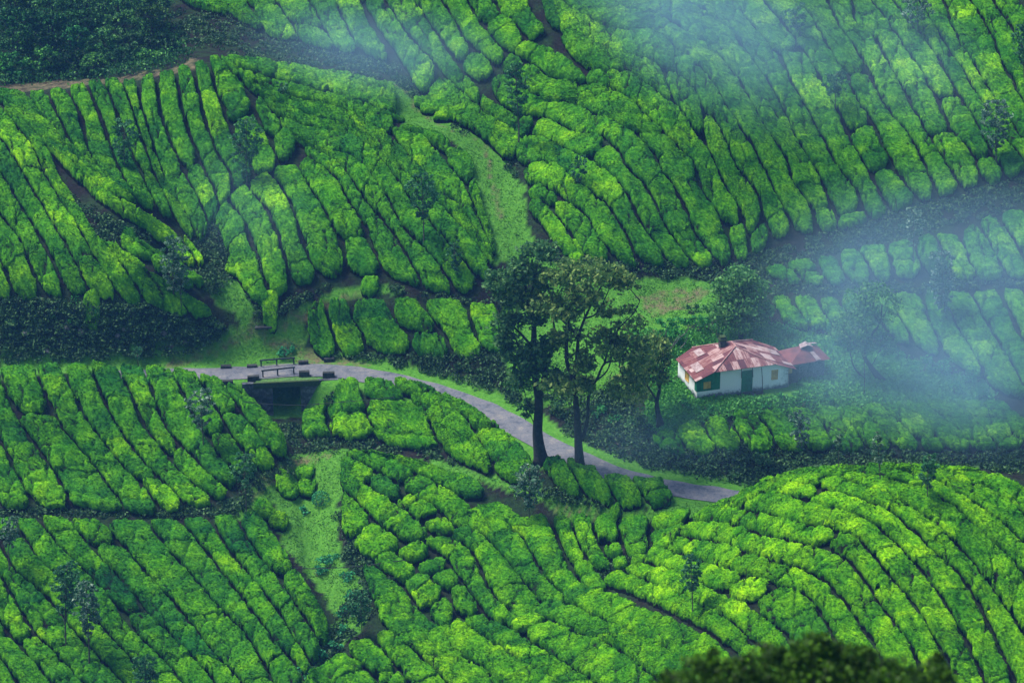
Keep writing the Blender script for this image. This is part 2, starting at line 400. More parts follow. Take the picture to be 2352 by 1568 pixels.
plot('B5', 'on the big upper right hillside', 'from the valley path', [
 [(1218,490),(1240,512),(1262,545),(1290,580)],
 [(1212,462),(1250,465),(1299,523),(1342,596)],
 [(1212,428),(1249,427),(1292,453),(1335,483),(1362,523),(1392,570),(1429,606)],
 [(1200,380),(1270,376),(1315,410),(1365,447),(1402,480),(1429,523),(1472,605)],
 [(1172,330),(1225,310),(1275,333),(1349,367),(1399,400),(1439,447),(1479,523),(1542,608)],
 [(1192,263),(1259,273),(1322,307),(1382,313),(1415,343),(1449,400),(1482,427),(1515,493),(1529,523),(1600,612)],
 [(1200,240),(1269,237),(1322,237),(1365,263),(1409,277),(1449,303),(1499,347),(1515,387),(1545,423),(1564,457),(1600,540),(1648,605)],
 [(1345,197),(1392,203),(1449,233),(1479,260),(1509,293),(1542,320),(1565,348),(1595,378),(1611,435),(1642,482),(1665,523),(1690,600)],
 [(1345,163),(1429,163),(1482,190),(1515,213),(1564,253),(1605,318),(1632,351),(1665,428),(1692,469),(1712,523),(1725,588)],
 [(1262,67),(1302,73),(1355,97),(1402,120),(1482,137),(1564,180),(1601,214),(1615,248),(1655,294),(1682,365),(1715,408),(1742,452),(1752,495),(1775,550)],
 [(1230,-50),(1282,0),(1315,23),(1382,57),(1435,70),(1495,73),(1549,107),(1595,144),(1638,187),(1665,241),(1712,308),(1752,385),(1782,445),(1825,530)],
 [(1330,-50),(1402,3),(1482,33),(1515,35),(1564,67),(1625,107),(1672,154),(1705,197),(1732,248),(1765,301),(1799,355),(1822,418),(1856,469),(1880,530)],
 [(1500,-60),(1578,0),(1618,30),(1675,74),(1732,141),(1765,191),(1799,251),(1832,328),(1866,378),(1899,445),(1930,525)],
 [(1620,-60),(1682,0),(1712,40),(1752,87),(1792,134),(1819,194),(1859,261),(1886,311),(1919,378),(1959,428),(1996,505)],
 [(1690,-60),(1749,0),(1792,50),(1849,120),(1876,167),(1926,261),(1950,318),(1986,378),(2016,435),(2048,490)],
 [(1760,-60),(1819,0),(1866,44),(1899,104),(1943,174),(1966,224),(2010,291),(2050,378),(2083,428),(2107,462)],
 [(1850,-60),(1899,0),(1926,60),(1966,114),(2000,174),(2033,241),(2093,318),(2130,395),(2155,450)],
 [(1915,-60),(1956,0),(1966,57),(2010,90),(2046,157),(2077,207),(2120,294),(2167,365),(2207,434)],
 [(1960,-60),(2003,0),(2050,64),(2107,154),(2140,207),(2184,294),(2220,335),(2261,420)],
 [(2015,-60),(2050,0),(2100,67),(2147,124),(2180,181),(2231,264),(2277,345),(2310,410)],
 [(2070,-60),(2110,0),(2145,60),(2184,120),(2217,175),(2265,250),(2310,315),(2365,385)],
 [(2125,-60),(2167,0),(2190,70),(2225,130),(2257,187),(2308,260),(2360,330),(2410,380)],
 [(2190,-60),(2227,0),(2267,60),(2301,140),(2352,235),(2400,310),(2450,365)],
 [(2240,-60),(2280,0),(2318,57),(2352,110),(2400,200),(2480,330)],
 [(2300,-60),(2340,0),(2380,60),(2450,180),(2520,300)]],
 [1,1,1,1,1,1,1,1,1,1,1,1,1,1,1,1,1,1,1,1,1,1,1,1])
plot('CR', 'on the middle hill beside the valley path', 'from the gully', [
 [(490,500),(505,540),(525,590),(550,650),(590,705)],
 [(520,455),(560,510),(580,560),(600,620),(625,692)],
 [(560,420),(610,480),(640,545),(655,600),(672,650)],
 [(617,390),(667,467),(695,560),(720,610),(738,640)],
 [(683,383),(717,440),(753,500),(785,570),(800,625)],
 [(700,355),(763,400),(800,460),(839,520),(862,580),(885,630)],
 [(700,332),(782,380),(839,460),(895,523),(935,590),(978,665)],
 [(653,300),(740,345),(812,362),(882,440),(925,520),(1000,600),(1050,672)],
 [(637,262),(700,290),(782,305),(849,337),(915,413),(960,480),(1030,560),(1105,650)],
 [(590,215),(660,250),(740,275),(825,300),(905,375),(980,440),(1060,520),(1140,620)],
 [(540,170),(640,220),(760,245),(850,288),(925,343),(1000,435),(1050,470),(1120,580)]])
plot('CT', 'along the middle hill crest by the dark bank', 'from the front', [
 [(540,168),(640,218),(760,243),(850,288),(900,305)],[(528,148),(620,180),(720,205),(800,225),(905,262)],[(515,128),(600,140),(700,158),(800,170),(885,188),(915,215)]],[1,1])
plot('CS', 'bordering the grassy valley path', 'from the left', [
 [(900,300),(925,343),(1000,435),(1050,470),(1120,580)],[(905,292),(975,318),(1030,378),(1068,428),(1095,490),(1140,595)],[(955,296),(1030,320),(1082,355),(1095,405),(1105,455),(1130,540)]],[1,1], loose=.15)
plot('CL', 'on the slope below the forest edge', 'from the left', [
 [(-60,190),(10,240),(70,300),(130,365)],
 [(60,215),(100,270),(150,330),(200,390)],[(105,207),(140,283),(170,340),(225,405)],[(153,200),(183,263),(207,353),(255,430)],
 [(195,190),(220,243),(250,330),(287,417),(317,470)],[(233,183),(257,227),(290,320),(333,420),(365,485)],[(275,183),(300,240),(330,330),(365,420),(405,505)],
 [(315,180),(325,250),(357,350),(387,433),(430,500),(455,560)],[(360,170),(370,267),(403,353),(430,413),(460,470),(482,520)],[(402,158),(420,260),(453,353),(490,430),(505,480)],
 [(440,150),(460,233),(493,340),(525,393),(535,440)],[(477,140),(500,213),(530,300),(570,370),(590,405)],[(500,130),(560,200),(597,277),(620,330),(645,380)],[(520,130),(590,212),(645,275),(690,330)]])
plot('LS', 'on the left spur above the rock face', 'from the left', [
 [(-120,560),(-60,610),(-20,685)],[(-60,540),(0,596),(33,682)],[(-60,430),(0,493),(50,560),(98,678)],[(-60,330),(0,393),(47,473),(103,566),(157,672)],
 [(-50,250),(33,367),(93,467),(153,563),(212,676)],[(0,242),(60,315),(105,400),(165,500),(230,610),(280,692)],[(40,262),(113,345),(140,410),(215,530),(290,625),(340,705)]], bright=.12)
plot('R2', 'at the bright tip of the left spur', 'from the left', [
 [(225,545),(290,625),(345,708)],[(242,560),(320,622),(415,695),(440,735)],[(262,560),(370,640),(507,722)]], bright=.3)
plot('R1', 'along the shoulder above the bare hollow', 'from the bottom', [
 [(113,345),(190,425),(260,485),(340,535),(425,605)],[(90,312),(160,375),(245,440),(320,480),(410,545),(455,610)],[(60,262),(150,350),(240,412),(320,465),(420,535),(475,600)]], bright=.3)
plot('RH', 'in the small hollow behind the spur tip', 'from the left', [
 [(265,560),(330,605),(425,665)],[(300,545),(370,600),(455,655)],[(360,575),(410,605),(475,645)]], bl=(1.3,2.2), loose=.35)
plot('F', 'in the small plot above the road bend', 'from the left', [
 [(710,690),(700,725),(708,775),(722,815)],[(752,682),(750,720),(765,765),(782,815)],[(805,685),(812,730),(830,770),(850,800)],[(886,683),(905,725),(935,770),(950,812)],[(965,685),(980,720),(1020,765),(1040,820)],[(1060,692),(1078,722),(1088,762),(1120,815)],[(1145,700),(1155,740),(1170,800)]], bl=(1.2,2.6), loose=.25)
plot('H', 'on the left hill just below the road', 'from the left edge', [
 [(-140,860),(-95,960),(-45,1055),(0,1165)],[(-70,850),(-30,950),(20,1050),(75,1160)],[(-5,845),(40,960),(100,1050),(173,1163)],[(77,840),(123,946),(193,1045),(240,1100),(290,1172)],
 [(140,838),(197,960),(260,1045),(327,1115),(370,1176)],[(207,838),(250,945),(317,1045),(370,1100),(432,1166)],[(263,833),(300,906),(335,985),(390,1050),(430,1100),(500,1152)],
 [(327,840),(383,980),(440,1045),(480,1090),(530,1122)],[(393,850),(440,945),(500,1040),(550,1097)],[(453,862),(500,950),(560,1040),(600,1082)],[(510,880),(567,963),(617,1030),(640,1062)],[(560,905),(620,960),(655,1010),(662,1045)]])
plot('L', 'on the lowest left hillside', 'from the left edge', [
 [(-175,1330),(-125,1430),(-75,1520),(-20,1610)],[(-110,1330),(-60,1430),(0,1510),(60,1600)],[(-90,1290),(0,1422),(60,1505),(110,1560),(150,1620)],[(-60,1220),(13,1345),(83,1455),(173,1549),(230,1620)],[(-20,1195),(27,1299),(100,1365),(200,1482),(283,1568),(330,1620)],
 [(30,1190),(93,1289),(160,1355),(247,1455),(350,1568),(400,1625)],[(83,1190),(143,1259),(227,1345),(317,1455),(400,1542),(460,1620)],[(150,1190),(213,1259),(300,1359),(383,1449),(470,1539),(530,1620)],
 [(233,1192),(313,1289),(407,1395),(483,1489),(540,1555),(590,1620)],[(335,1194),(397,1272),(487,1375),(567,1462),(617,1545),(650,1610)],[(407,1194),(463,1252),(547,1362),(617,1455),(683,1529),(700,1560)],
 [(480,1192),(533,1272),(620,1379),(690,1485),(715,1530)],[(545,1185),(573,1245),(640,1332),(713,1439),(740,1490)],[(595,1175),(650,1260),(705,1340),(748,1420),(765,1450)]])
plot('J', 'between the road and the creek', 'from the bridge', [
 [(700,935),(690,955),(690,985),(705,1010)],[(765,900),(748,940),(755,985),(765,1005)],[(832,868),(835,916),(852,970),(860,1005)],[(895,870),(932,910),(985,965),(1010,1030)],[(925,872),(1000,908),(1060,955),(1100,1010),(1150,1100)],[(985,888),(1070,932),(1140,975),(1190,1020),(1222,1052),(1235,1095)]], bl=(1.4,2.8), loose=.12)
plot('JR', 'in front of the road by the big trunks', 'from the left', [
 [(1240,1062),(1262,1095),(1288,1130)],[(1290,1048),(1318,1090),(1345,1142)],[(1372,1090),(1400,1122),(1418,1162)],[(1440,1098),(1470,1130),(1490,1166)],[(1505,1108),(1545,1128),(1552,1150)]], bl=(1.4,2.6), loose=.1)
plot('M1', 'on the tumbled slope under the footpath', 'from the creek', [
 [(785,1165),(785,1210),(805,1255),(865,1290)],[(785,1120),(830,1160),(870,1205),(930,1245)],[(775,1075),(850,1120),(930,1172),(1000,1225)],[(785,1042),(865,1080),(940,1130),(1010,1175),(1060,1218)],[(810,1032),(900,1055),(985,1100),(1060,1145),(1130,1212)],[(880,1050),(980,1070),(1080,1100),(1140,1145),(1210,1195)]], bl=(1.3,2.6), loose=.2)
plot('M2', 'in the middle of the lower slope', 'from the creek', [
 [(825,1300),(850,1370),(880,1430),(930,1485)],[(850,1290),(925,1349),(965,1400),(1009,1440),(1060,1490)],[(900,1270),(960,1310),(1015,1350),(1055,1420),(1085,1450)],[(960,1240),(1020,1280),(1062,1335),(1119,1412),(1150,1440)],
 [(1020,1225),(1085,1269),(1119,1342),(1179,1415)],[(1080,1205),(1135,1255),(1202,1335),(1255,1400)],[(1150,1195),(1202,1242),(1255,1329),(1310,1380)],[(1260,1185),(1280,1235),(1315,1310),(1360,1365)],[(1312,1185),(1330,1245),(1370,1310),(1405,1345)]], bl=(1.3,3.0), loose=.12)
plot('M2b', 'in the small fold below the road end', 'from the left', [
 [(1305,1185),(1325,1240),(1360,1300)],[(1360,1182),(1370,1240),(1410,1305)],[(1420,1182),(1425,1240),(1450,1300)],[(1495,1180),(1490,1230),(1500,1280)],[(1600,1165),(1570,1215),(1555,1245)]], bl=(1.2,2.2), loose=.25)
plot('M3', 'along the very bottom of the view', 'from the creek', [
 [(690,1560),(740,1630)],[(785,1490),(850,1545),(900,1620)],[(849,1462),(922,1545),(980,1620)],[(900,1445),(980,1520),(1060,1600)],[(970,1450),(1060,1505),(1140,1560),(1200,1620)],[(1060,1440),(1115,1465),(1192,1519),(1249,1545),(1340,1620)],
 [(1140,1420),(1212,1472),(1332,1545),(1430,1620)],[(1205,1395),(1285,1435),(1420,1490),(1530,1580)],[(1275,1375),(1349,1410),(1449,1455),(1560,1510),(1640,1600)],[(1340,1345),(1430,1375),(1540,1420),(1650,1475),(1745,1580)]], bl=(1.3,3.0), gap=.42)
plot('D', 'curving over the bright round mound', 'from its front', [
 [(1370,1335),(1450,1360),(1560,1410),(1650,1465),(1740,1560),(1760,1620)],
 [(1420,1305),(1500,1335),(1590,1375),(1660,1415),(1745,1480),(1810,1570),(1840,1620)],
 [(1470,1285),(1550,1315),(1632,1350),(1742,1404),(1800,1457),(1860,1540),(1890,1620)],
 [(1500,1250),(1600,1285),(1712,1320),(1819,1350),(1876,1390),(1920,1470),(1960,1540),(1990,1620)],
 [(1540,1225),(1662,1250),(1772,1285),(1873,1318),(1933,1377),(1996,1464),(2040,1540),(2070,1620)],
 [(1580,1198),(1670,1203),(1759,1230),(1876,1252),(1943,1280),(2006,1363),(2087,1474),(2120,1550),(2140,1620)],
 [(1610,1170),(1695,1163),(1799,1190),(1950,1226),(2026,1300),(2100,1387),(2160,1491),(2190,1560),(2210,1620)],
 [(1680,1140),(1775,1127),(1849,1149),(1983,1190),(2050,1240),(2134,1330),(2204,1440),(2264,1568),(2290,1620)],
 [(1730,1118),(1840,1112),(1983,1149),(2046,1176),(2127,1246),(2220,1337),(2287,1467),(2331,1568),(2350,1610)],
 [(1780,1098),(1890,1092),(2010,1124),(2117,1179),(2204,1256),(2301,1374),(2352,1457),(2400,1560)],
 [(1850,1080),(1960,1082),(2073,1104),(2167,1143),(2254,1220),(2352,1313),(2420,1420)],
 [(1950,1071),(2060,1078),(2150,1105),(2240,1155),(2318,1215),(2420,1310)],
 [(2060,1070),(2160,1080),(2250,1112),(2340,1165),(2440,1235)],
 [(2170,1073),(2270,1086),(2350,1115),(2450,1160)]], bright=.28, gap=.40, H=.9)
plot('O2', 'in the hazy strip below the dark hill track', 'from the left', [
 [(1740,618),(1775,632),(1800,642)],[(1795,605),(1830,630),(1850,650)],[(1866,588),(1889,623),(1900,650)],[(1923,582),(1933,616),(1956,650)],[(1966,568),(1990,600),(2008,642)],[(2035,560),(2045,595),(2060,635)],[(2095,548),(2110,590),(2125,625)],
 [(2145,530),(2165,575),(2185,635)],[(2204,540),(2225,590),(2250,640)],[(2240,505),(2275,560),(2312,635)],[(2290,490),(2335,560),(2372,635)],[(2345,475),(2400,560),(2430,630)]], H=.85)
plot('O3', 'on the misty slope right of the cottage', 'from the cottage', [
 [(1765,680),(1790,720),(1805,745)],[(1812,678),(1839,720),(1866,755)],[(1871,678),(1890,713),(1915,745)],[(1920,678),(1945,715),(1975,755)],[(1976,672),(2010,715),(2045,770)],[(2040,668),(2067,727),(2103,792)],[(2110,668),(2138,740),(2175,812)],
 [(2165,668),(2194,740),(2227,795),(2270,880)],[(2231,666),(2254,717),(2290,780),(2334,850),(2365,915)],[(2291,664),(2325,730),(2365,800),(2420,880)],[(2350,662),(2400,760),(2460,850)]], H=.85)
plot('O4', 'on the terrace in front of the cottage', 'from the left', [
 [(1490,1000),(1505,1020),(1530,1040)],[(1545,975),(1565,1010),(1590,1040)],[(1600,955),(1625,990),(1650,1035)],[(1668,945),(1692,990),(1715,1030)],[(1725,938),(1765,985),(1792,1030)],[(1792,935),(1830,975),(1855,1028)],[(1855,930),(1899,985),(1915,1028)],[(1915,930),(1960,975),(1990,1028)],
 [(1970,928),(2013,970),(2060,1024)],[(2016,926),(2065,965),(2122,1026)],[(2065,922),(2134,975),(2178,1026)],[(2113,916),(2194,978),(2238,1026)],[(2180,922),(2234,958),(2301,1026)],[(2245,918),(2301,965),(2360,1020)],[(2300,915),(2360,965),(2420,1010)]], H=.8, bl=(1.3,3.2), gap=.18)

ORD = 'first second third fourth fifth sixth seventh eighth ninth tenth eleventh twelfth thirteenth fourteenth fifteenth sixteenth seventeenth eighteenth nineteenth twentieth'.split()
def ordinal(k):
    if k < 20: return ORD[k]
    return 'twenty-' + ORD[k-20] if k-20 < 9 else str(k+1)
def resample(P, n):
    P = np.asarray(P, float); s = np.r_[0, np.cumsum(np.linalg.norm(np.diff(P, axis=0), axis=1))]
    t = np.linspace(0, s[-1], n); return np.stack([np.interp(t, s, P[:, k]) for k in range(P.shape[1])], 1), s[-1]
C_DARK = np.array((.012, .125, .018)); C_MID = np.array((.064, .262, .004)); C_LITE = np.array((.155, .45, .003))
n_rows = n_bush = 0
tea_footprints = []
CT = rng.random((128, 128, 3))
def cells(x, y, s):
    x = x/s; y = y/s; xi = np.floor(x).astype(int); yi = np.floor(y).astype(int)
    best = np.full(x.shape, 9.); sec = np.full(x.shape, 9.); idv = np.zeros(x.shape)
    for a in (-1, 0, 1):
        for b in (-1, 0, 1):
            c = CT[(xi+a) & 127, (yi+b) & 127]
            d = np.hypot(xi+a+.15+.7*c[..., 0]-x, yi+b+.15+.7*c[..., 1]-y); m = d < best
            sec = np.where(m, best, np.minimum(sec, d)); best = np.where(m, d, best); idv = np.where(m, c[..., 2], idv)
    return best, idv, sec-best
def make_bush(PL, PR, s0, s1, L, gap, H, parent, ploc, bright, open0, open1):
    """PL, PR: row borders resampled evenly along the row (xy); s0..s1 in metres of L"""
    global n_bush
    n = len(PL)
    ln = s1-s0; i0 = s0/L*(n-1); i1 = s1/L*(n-1)
    na = max(int(ln/.155), 6)
    midw = np.linalg.norm(PR[int((i0+i1)/2)]-PL[int((i0+i1)/2)])
    if midw < .75: return None
    nb = max(int(midw/.155), 6)
    a = np.linspace(-1, 1, na+1); b = np.linspace(-1, 1, nb+1)
    a = .75*a+.25*np.sin(a*math.pi/2); b = .75*b+.25*np.sin(b*math.pi/2)
    A, B = np.meshgrid(a, b, indexing='ij')
    k = .42
    kk = np.where(A < 0, .55 if open0 else .10, .55 if open1 else .10)
    X = A*np.sqrt(1-kk*B*B*.9*np.abs(A)**2); Y = B*np.sqrt(1-kk*A*A*.9*np.abs(B)**2)
    open_ = np.where(A < 0, float(open0), float(open1))
    ang = np.arctan2(B, A); ph = rng.random(4)*6.28
    c = np.maximum(np.abs(A), np.abs(B))
    wob = 1 + c**3*rng.normal(size=c.shape)*.022 + c**3*(.03*np.sin(14*ang+ph[1])+.05*np.sin(2*ang+ph[0])+.05*np.sin(3*ang+ph[1])+.035*np.sin(5*ang+ph[2])+.03*np.sin(9*ang+ph[3])) 
    X = X*wob; Y = Y*wob
    idx = np.clip((i0+i1)/2 + X*(i1-i0)/2, 0, n-1.001); ii = idx.astype(int); ff = (idx-ii)[..., None]
    pl = PL[ii]*(1-ff)+PL[ii+1]*ff; pr = PR[ii]*(1-ff)+PR[ii+1]*ff
    w = np.linalg.norm(pr-pl, axis=-1, keepdims=True); inset = np.clip(gap/2/np.maximum(w, .3), 0, .4)
    q = inset+(1-2*inset)*(Y[..., None]*.5+.5)
    xy = pl*(1-q)+pr*q
    hh = H*(1+rng.uniform(-.14, .14))
    cB = np.abs(B); cA = np.abs(A)
    prof = (.74+.26*np.sqrt(np.clip(1-cB**14, 0, 1)))*(1-cA**9*np.where(open_ > 0, .38, rng.uniform(.0, .09)))
    gz = tz(xy[..., 0], xy[..., 1])
    lump = .22*vnoise(xy[..., 0]*.8+31, xy[..., 1]*.8)+.20*vnoise(xy[..., 0]*2.1, xy[..., 1]*2.1+17)+.17*vnoise(xy[..., 0]*4.3+3, xy[..., 1]*4.3)
    cd_, cid, _ = cells(xy[..., 0], xy[..., 1], 1.15)
    _, cid2, ce = cells(xy[..., 0]+200, xy[..., 1]+77, 1.55)
    crack = np.clip(1-ce/.14, 0, 1)*np.clip(.55+vnoise(xy[..., 0]*.55+5, xy[..., 1]*.55+40)*3.2, 0, 1)
    lump = lump*.62+.15*(.35-np.minimum(cd_, .9)**2)+.06*(cid-.5)+.10*(cid2-.5)-.42*crack
    z = gz+hh*prof+lump+rng.normal(size=gz.shape)*.03
    V = np.dstack([xy, z]); V[..., :2] += rng.normal(size=xy.shape)*.025
    cen = V[na//2, nb//2, :2]
    ring = [(i, 0) for i in range(na+1)]+[(na, j) for j in range(1, nb+1)]+[(i, nb) for i in range(na-1, -1, -1)]+[(0, j) for j in range(nb-1, 0, -1)]
    ri = np.array(ring); rv = V[ri[:, 0], ri[:, 1]].copy(); rg = gz[ri[:, 0], ri[:, 1]]
    rm = rv.copy(); rm[:, 2] = rg+(rv[:, 2]-rg)*(.66+.1*rng.normal(size=len(rv))); rm[:, :2] += rng.normal(size=(len(rv), 2))*.03
    rv[:, :2] = cen+(rv[:, :2]-cen)*.9; rv[:, 2] = rg-.12; rv2 = rm.copy(); rv2[:, 2] -= .16; rv2[:, :2] = cen+(rm[:, :2]-cen)*.95
    idg = np.arange((na+1)*(nb+1)).reshape(na+1, nb+1)
    F = np.stack([idg[:-1, :-1], idg[1:, :-1], idg[1:, 1:], idg[:-1, 1:]], -1).reshape(-1, 4)
    e1 = V[1, 1]-V[0, 0]
    cr = np.cross(V[na//2+1, nb//2]-V[na//2, nb//2], V[na//2, nb//2+1]-V[na//2, nb//2])
    flip = cr[2] < 0
    if flip: F = F[:, ::-1]
    ro = idg[ri[:, 0], ri[:, 1]]; base = (na+1)*(nb+1); m = len(ro); rn = base+np.arange(m)
    S = np.vstack([np.stack([p_, np.roll(p_, -1), np.roll(q_, -1), q_], -1) for p_, q_ in ((ro, rn), (rn, rn+m), (rn+m, rn+2*m))])
    if not flip: S = S[:, ::-1]
    verts = np.vstack([V.reshape(-1, 3), rm, rv2, rv]); faces = np.vstack([F, S])
    ct_ = (.5+.3*(cid-.5)+.6*(cid2-.5)-.5*np.clip(cd_-.5, 0, 1)-.9*crack)  # crease shade between plants put into the tint, besides random plant tone
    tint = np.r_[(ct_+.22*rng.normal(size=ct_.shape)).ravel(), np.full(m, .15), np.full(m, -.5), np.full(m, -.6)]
    # leaf sprigs over the canopy and down its sides
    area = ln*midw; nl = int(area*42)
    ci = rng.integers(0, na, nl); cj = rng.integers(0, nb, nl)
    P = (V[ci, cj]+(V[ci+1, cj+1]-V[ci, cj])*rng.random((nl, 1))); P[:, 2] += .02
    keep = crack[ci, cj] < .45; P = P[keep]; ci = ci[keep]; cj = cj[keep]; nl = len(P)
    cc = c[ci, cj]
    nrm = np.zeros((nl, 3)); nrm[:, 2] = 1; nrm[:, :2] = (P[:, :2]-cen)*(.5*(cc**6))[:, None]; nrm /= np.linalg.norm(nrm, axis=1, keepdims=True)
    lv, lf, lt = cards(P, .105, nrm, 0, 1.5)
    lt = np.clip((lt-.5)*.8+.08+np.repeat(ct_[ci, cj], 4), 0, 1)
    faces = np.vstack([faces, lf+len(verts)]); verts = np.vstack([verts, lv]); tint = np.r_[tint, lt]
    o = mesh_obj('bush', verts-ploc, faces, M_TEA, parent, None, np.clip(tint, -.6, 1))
    r_ = rng.random(); g_ = np.clip(rng.normal(.46+bright*.6, .12), 0, 1)
    if r_ < .08: g_ = min(1, g_+.25)
    col = C_DARK+(C_MID-C_DARK)*min(1, g_*2) if g_ < .5 else C_MID+(C_LITE-C_MID)*(g_-.5)*2
    o.color = (*map(float, col), 1)
    n_bush += 1
    return o
def build_plots():
    global n_rows
    for P in PLOTS:
        P['bright'] += dict(CL=-.16, H=-.08, L=-.14, LS=-.04, F=-.08, CR=-.05, M3=.04, B1=-.08, B3=-.04).get(P['key'], 0); lines = []  # shade of the left slopes put into leaf colour, plot by plot
        G = [smooth_line(g, 5) for g in P['g']]
        NS = 60
        G = [resample(g, NS)[0] for g in G]
        for k in range(len(G)-1):
            c = P['c'][k]
            for j in range(c): lines.append(G[k]*(1-j/c)+G[k+1]*(j/c))
        lines.append(G[-1])
        arr = np.array(lines)
        wpts = hit(arr[..., 0], arr[..., 1], P['lift'])
        nr = len(lines)-1
        for r in range(nr):
            PLw, PRw = wpts[r][:, :2], wpts[r+1][:, :2]
            mid = (PLw+PRw)/2
            # break where the surface jumps behind a crest
            st = np.linalg.norm(np.diff(mid, axis=0), axis=1); med = np.median(st)
            bad = np.where(st > max(5*med, 3.))[0]
            seg = (0, NS)
            if len(bad):
                cuts = [0]+[int(b)+1 for b in bad]+[NS]; seg = max(zip(cuts[:-1], cuts[1:]), key=lambda q: q[1]-q[0])
            PLs, PRs, ms = PLw[seg[0]:seg[1]], PRw[seg[0]:seg[1]], mid[seg[0]:seg[1]]
            if len(ms) < 5:
                print('SKIP', P['key'], r, len(bad)); continue
            s = np.r_[0, np.cumsum(np.linalg.norm(np.diff(ms, axis=0), axis=1))]; L = s[-1]
            if L < 1.3:
                print('SHORT', P['key'], r, L); continue
            if len(ms) < NS*.8: print('CUT', P['key'], r, seg, med, st.max())
            nn = max(int(L/.25), 8); tt = np.linspace(0, L, nn)
            PLr = np.stack([np.interp(tt, s, PLs[:, q]) for q in (0, 1)], 1); PRr = np.stack([np.interp(tt, s, PRs[:, q]) for q in (0, 1)], 1)
            # natural wander of the row edges
            k = np.arange(nn)*.25
            m0 = (PLr[0]+PRr[0])/2
            loc = np.array([m0[0], m0[1], tz(m0[0], m0[1])])
            root = empty('tea_hedge', loc)
            pos, kids = rng.uniform(0, .15), 0; op = True
            while pos < L-.7:
                ln = rng.uniform(*P['bl'])*rng.choice([.75, 1, 1, 1.35])
                if L-(pos+ln) < 1.1: ln = L-pos
                if rng.random() < P['loose']*.5 and kids and pos+ln < L-1:
                    pos += ln*.5; op = True; continue
                last = pos+ln >= L-.01
                brk = rng.random() < .085+P['loose']
                o = make_bush(PLr, PRr, max(pos-(0 if op else .22), 0), min(pos+ln, L), L, P['gap']*(1+rng.uniform(-.2, .35)), P['H'], root, loc, P['bright'], op, brk or last)
                op = brk
                if o: kids += 1
                pos += ln + (rng.uniform(.10, .42) if brk else 0)
            if kids == 0:
                bpy.data.objects.remove(root); continue
            n_rows += 1
            tag(root, f"{ordinal(r)} tea hedge {P['frm']}, {P['where']}", 'tea hedge', f"tea hedges {P['where']}")
build_plots()
print('ROWS', n_rows, 'BUSHES', n_bush)
#TERRAIN
exec_terrain = True
# region polygons in the working frame
GRASS = [
 [(880,655),(940,670),(760,690),(715,700),(700,720),(700,800),(720,835),(800,838),(900,850),(1000,875),(1100,915),(1240,985),(1400,1060),(1520,1098),(1700,1120),(1700,1140),(1500,1110),(1240,1010),(1000,897),(700,842),(440,850),(0,868),(0,815),(300,800),(430,812),(500,775),(560,735),(640,735),(750,670)],
 [(880,185),(950,190),(975,260),(1110,300),(1160,370),(1205,430),(1215,540),(1260,600),(1130,605),(1100,520),(1080,420),(1060,345),(1020,320),(940,300),(895,260)],
 [(1240,600),(1320,600),(1450,640),(1600,640),(1660,660),(1640,720),(1560,760),(1500,800),(1400,760),(1300,720),(1230,700)],
 [(1440,760),(1600,760),(1760,740),(1950,790),(2100,830),(2280,890),(2280,940),(2000,930),(1800,945),(1640,950),(1520,1000),(1480,960),(1500,880)],
 [(660,1050),(780,1030),(980,1060),(800,1110),(780,1160),(780,1290),(830,1330),(850,1400),(830,1450),(760,1500),(700,1568),(650,1568),(780,1420),(650,1250),(630,1160),(560,1195),(500,1190),(610,1100)],
 [(980,1040),(1100,1085),(1240,1110),(1240,1150),(1000,1075)],[(1230,1130),(1300,1140),(1460,1170),(1560,1160),(1650,1140),(1700,1150),(1560,1200),(1300,1190)],
 [(1160,690),(1230,700),(1400,760),(1460,790),(1480,860),(1400,920),(1280,940),(1180,900),(1150,800)],
 [(460,640),(560,640),(600,720),(560,735),(500,700)],[(1420,250),(1440,250),(1440,260)],
]
DIRT = [
 [(0,195),(100,190),(280,178),(420,150),(440,130),(455,150),(440,165),(300,185),(0,218)],
 [(900,190),(930,200),(950,250),(1000,288),(1105,325),(1128,420),(1140,500),(1150,500),(1138,420),(1112,325),(1000,284),(960,240)],
 [(1460,680),(1640,660),(1600,700),(1500,730)],
 [(560,750),(640,735),(760,690),(850,660),(850,672),(700,735),(600,770),(400,850),(380,838),(520,790)],
 [(620,1080),(700,1048),(760,1042),(760,1052),(690,1064),(580,1150),(560,1165)],[(1240,1160),(1400,1180),(1330,1182)],
 [(560,760),(850,836),(700,842)],
]
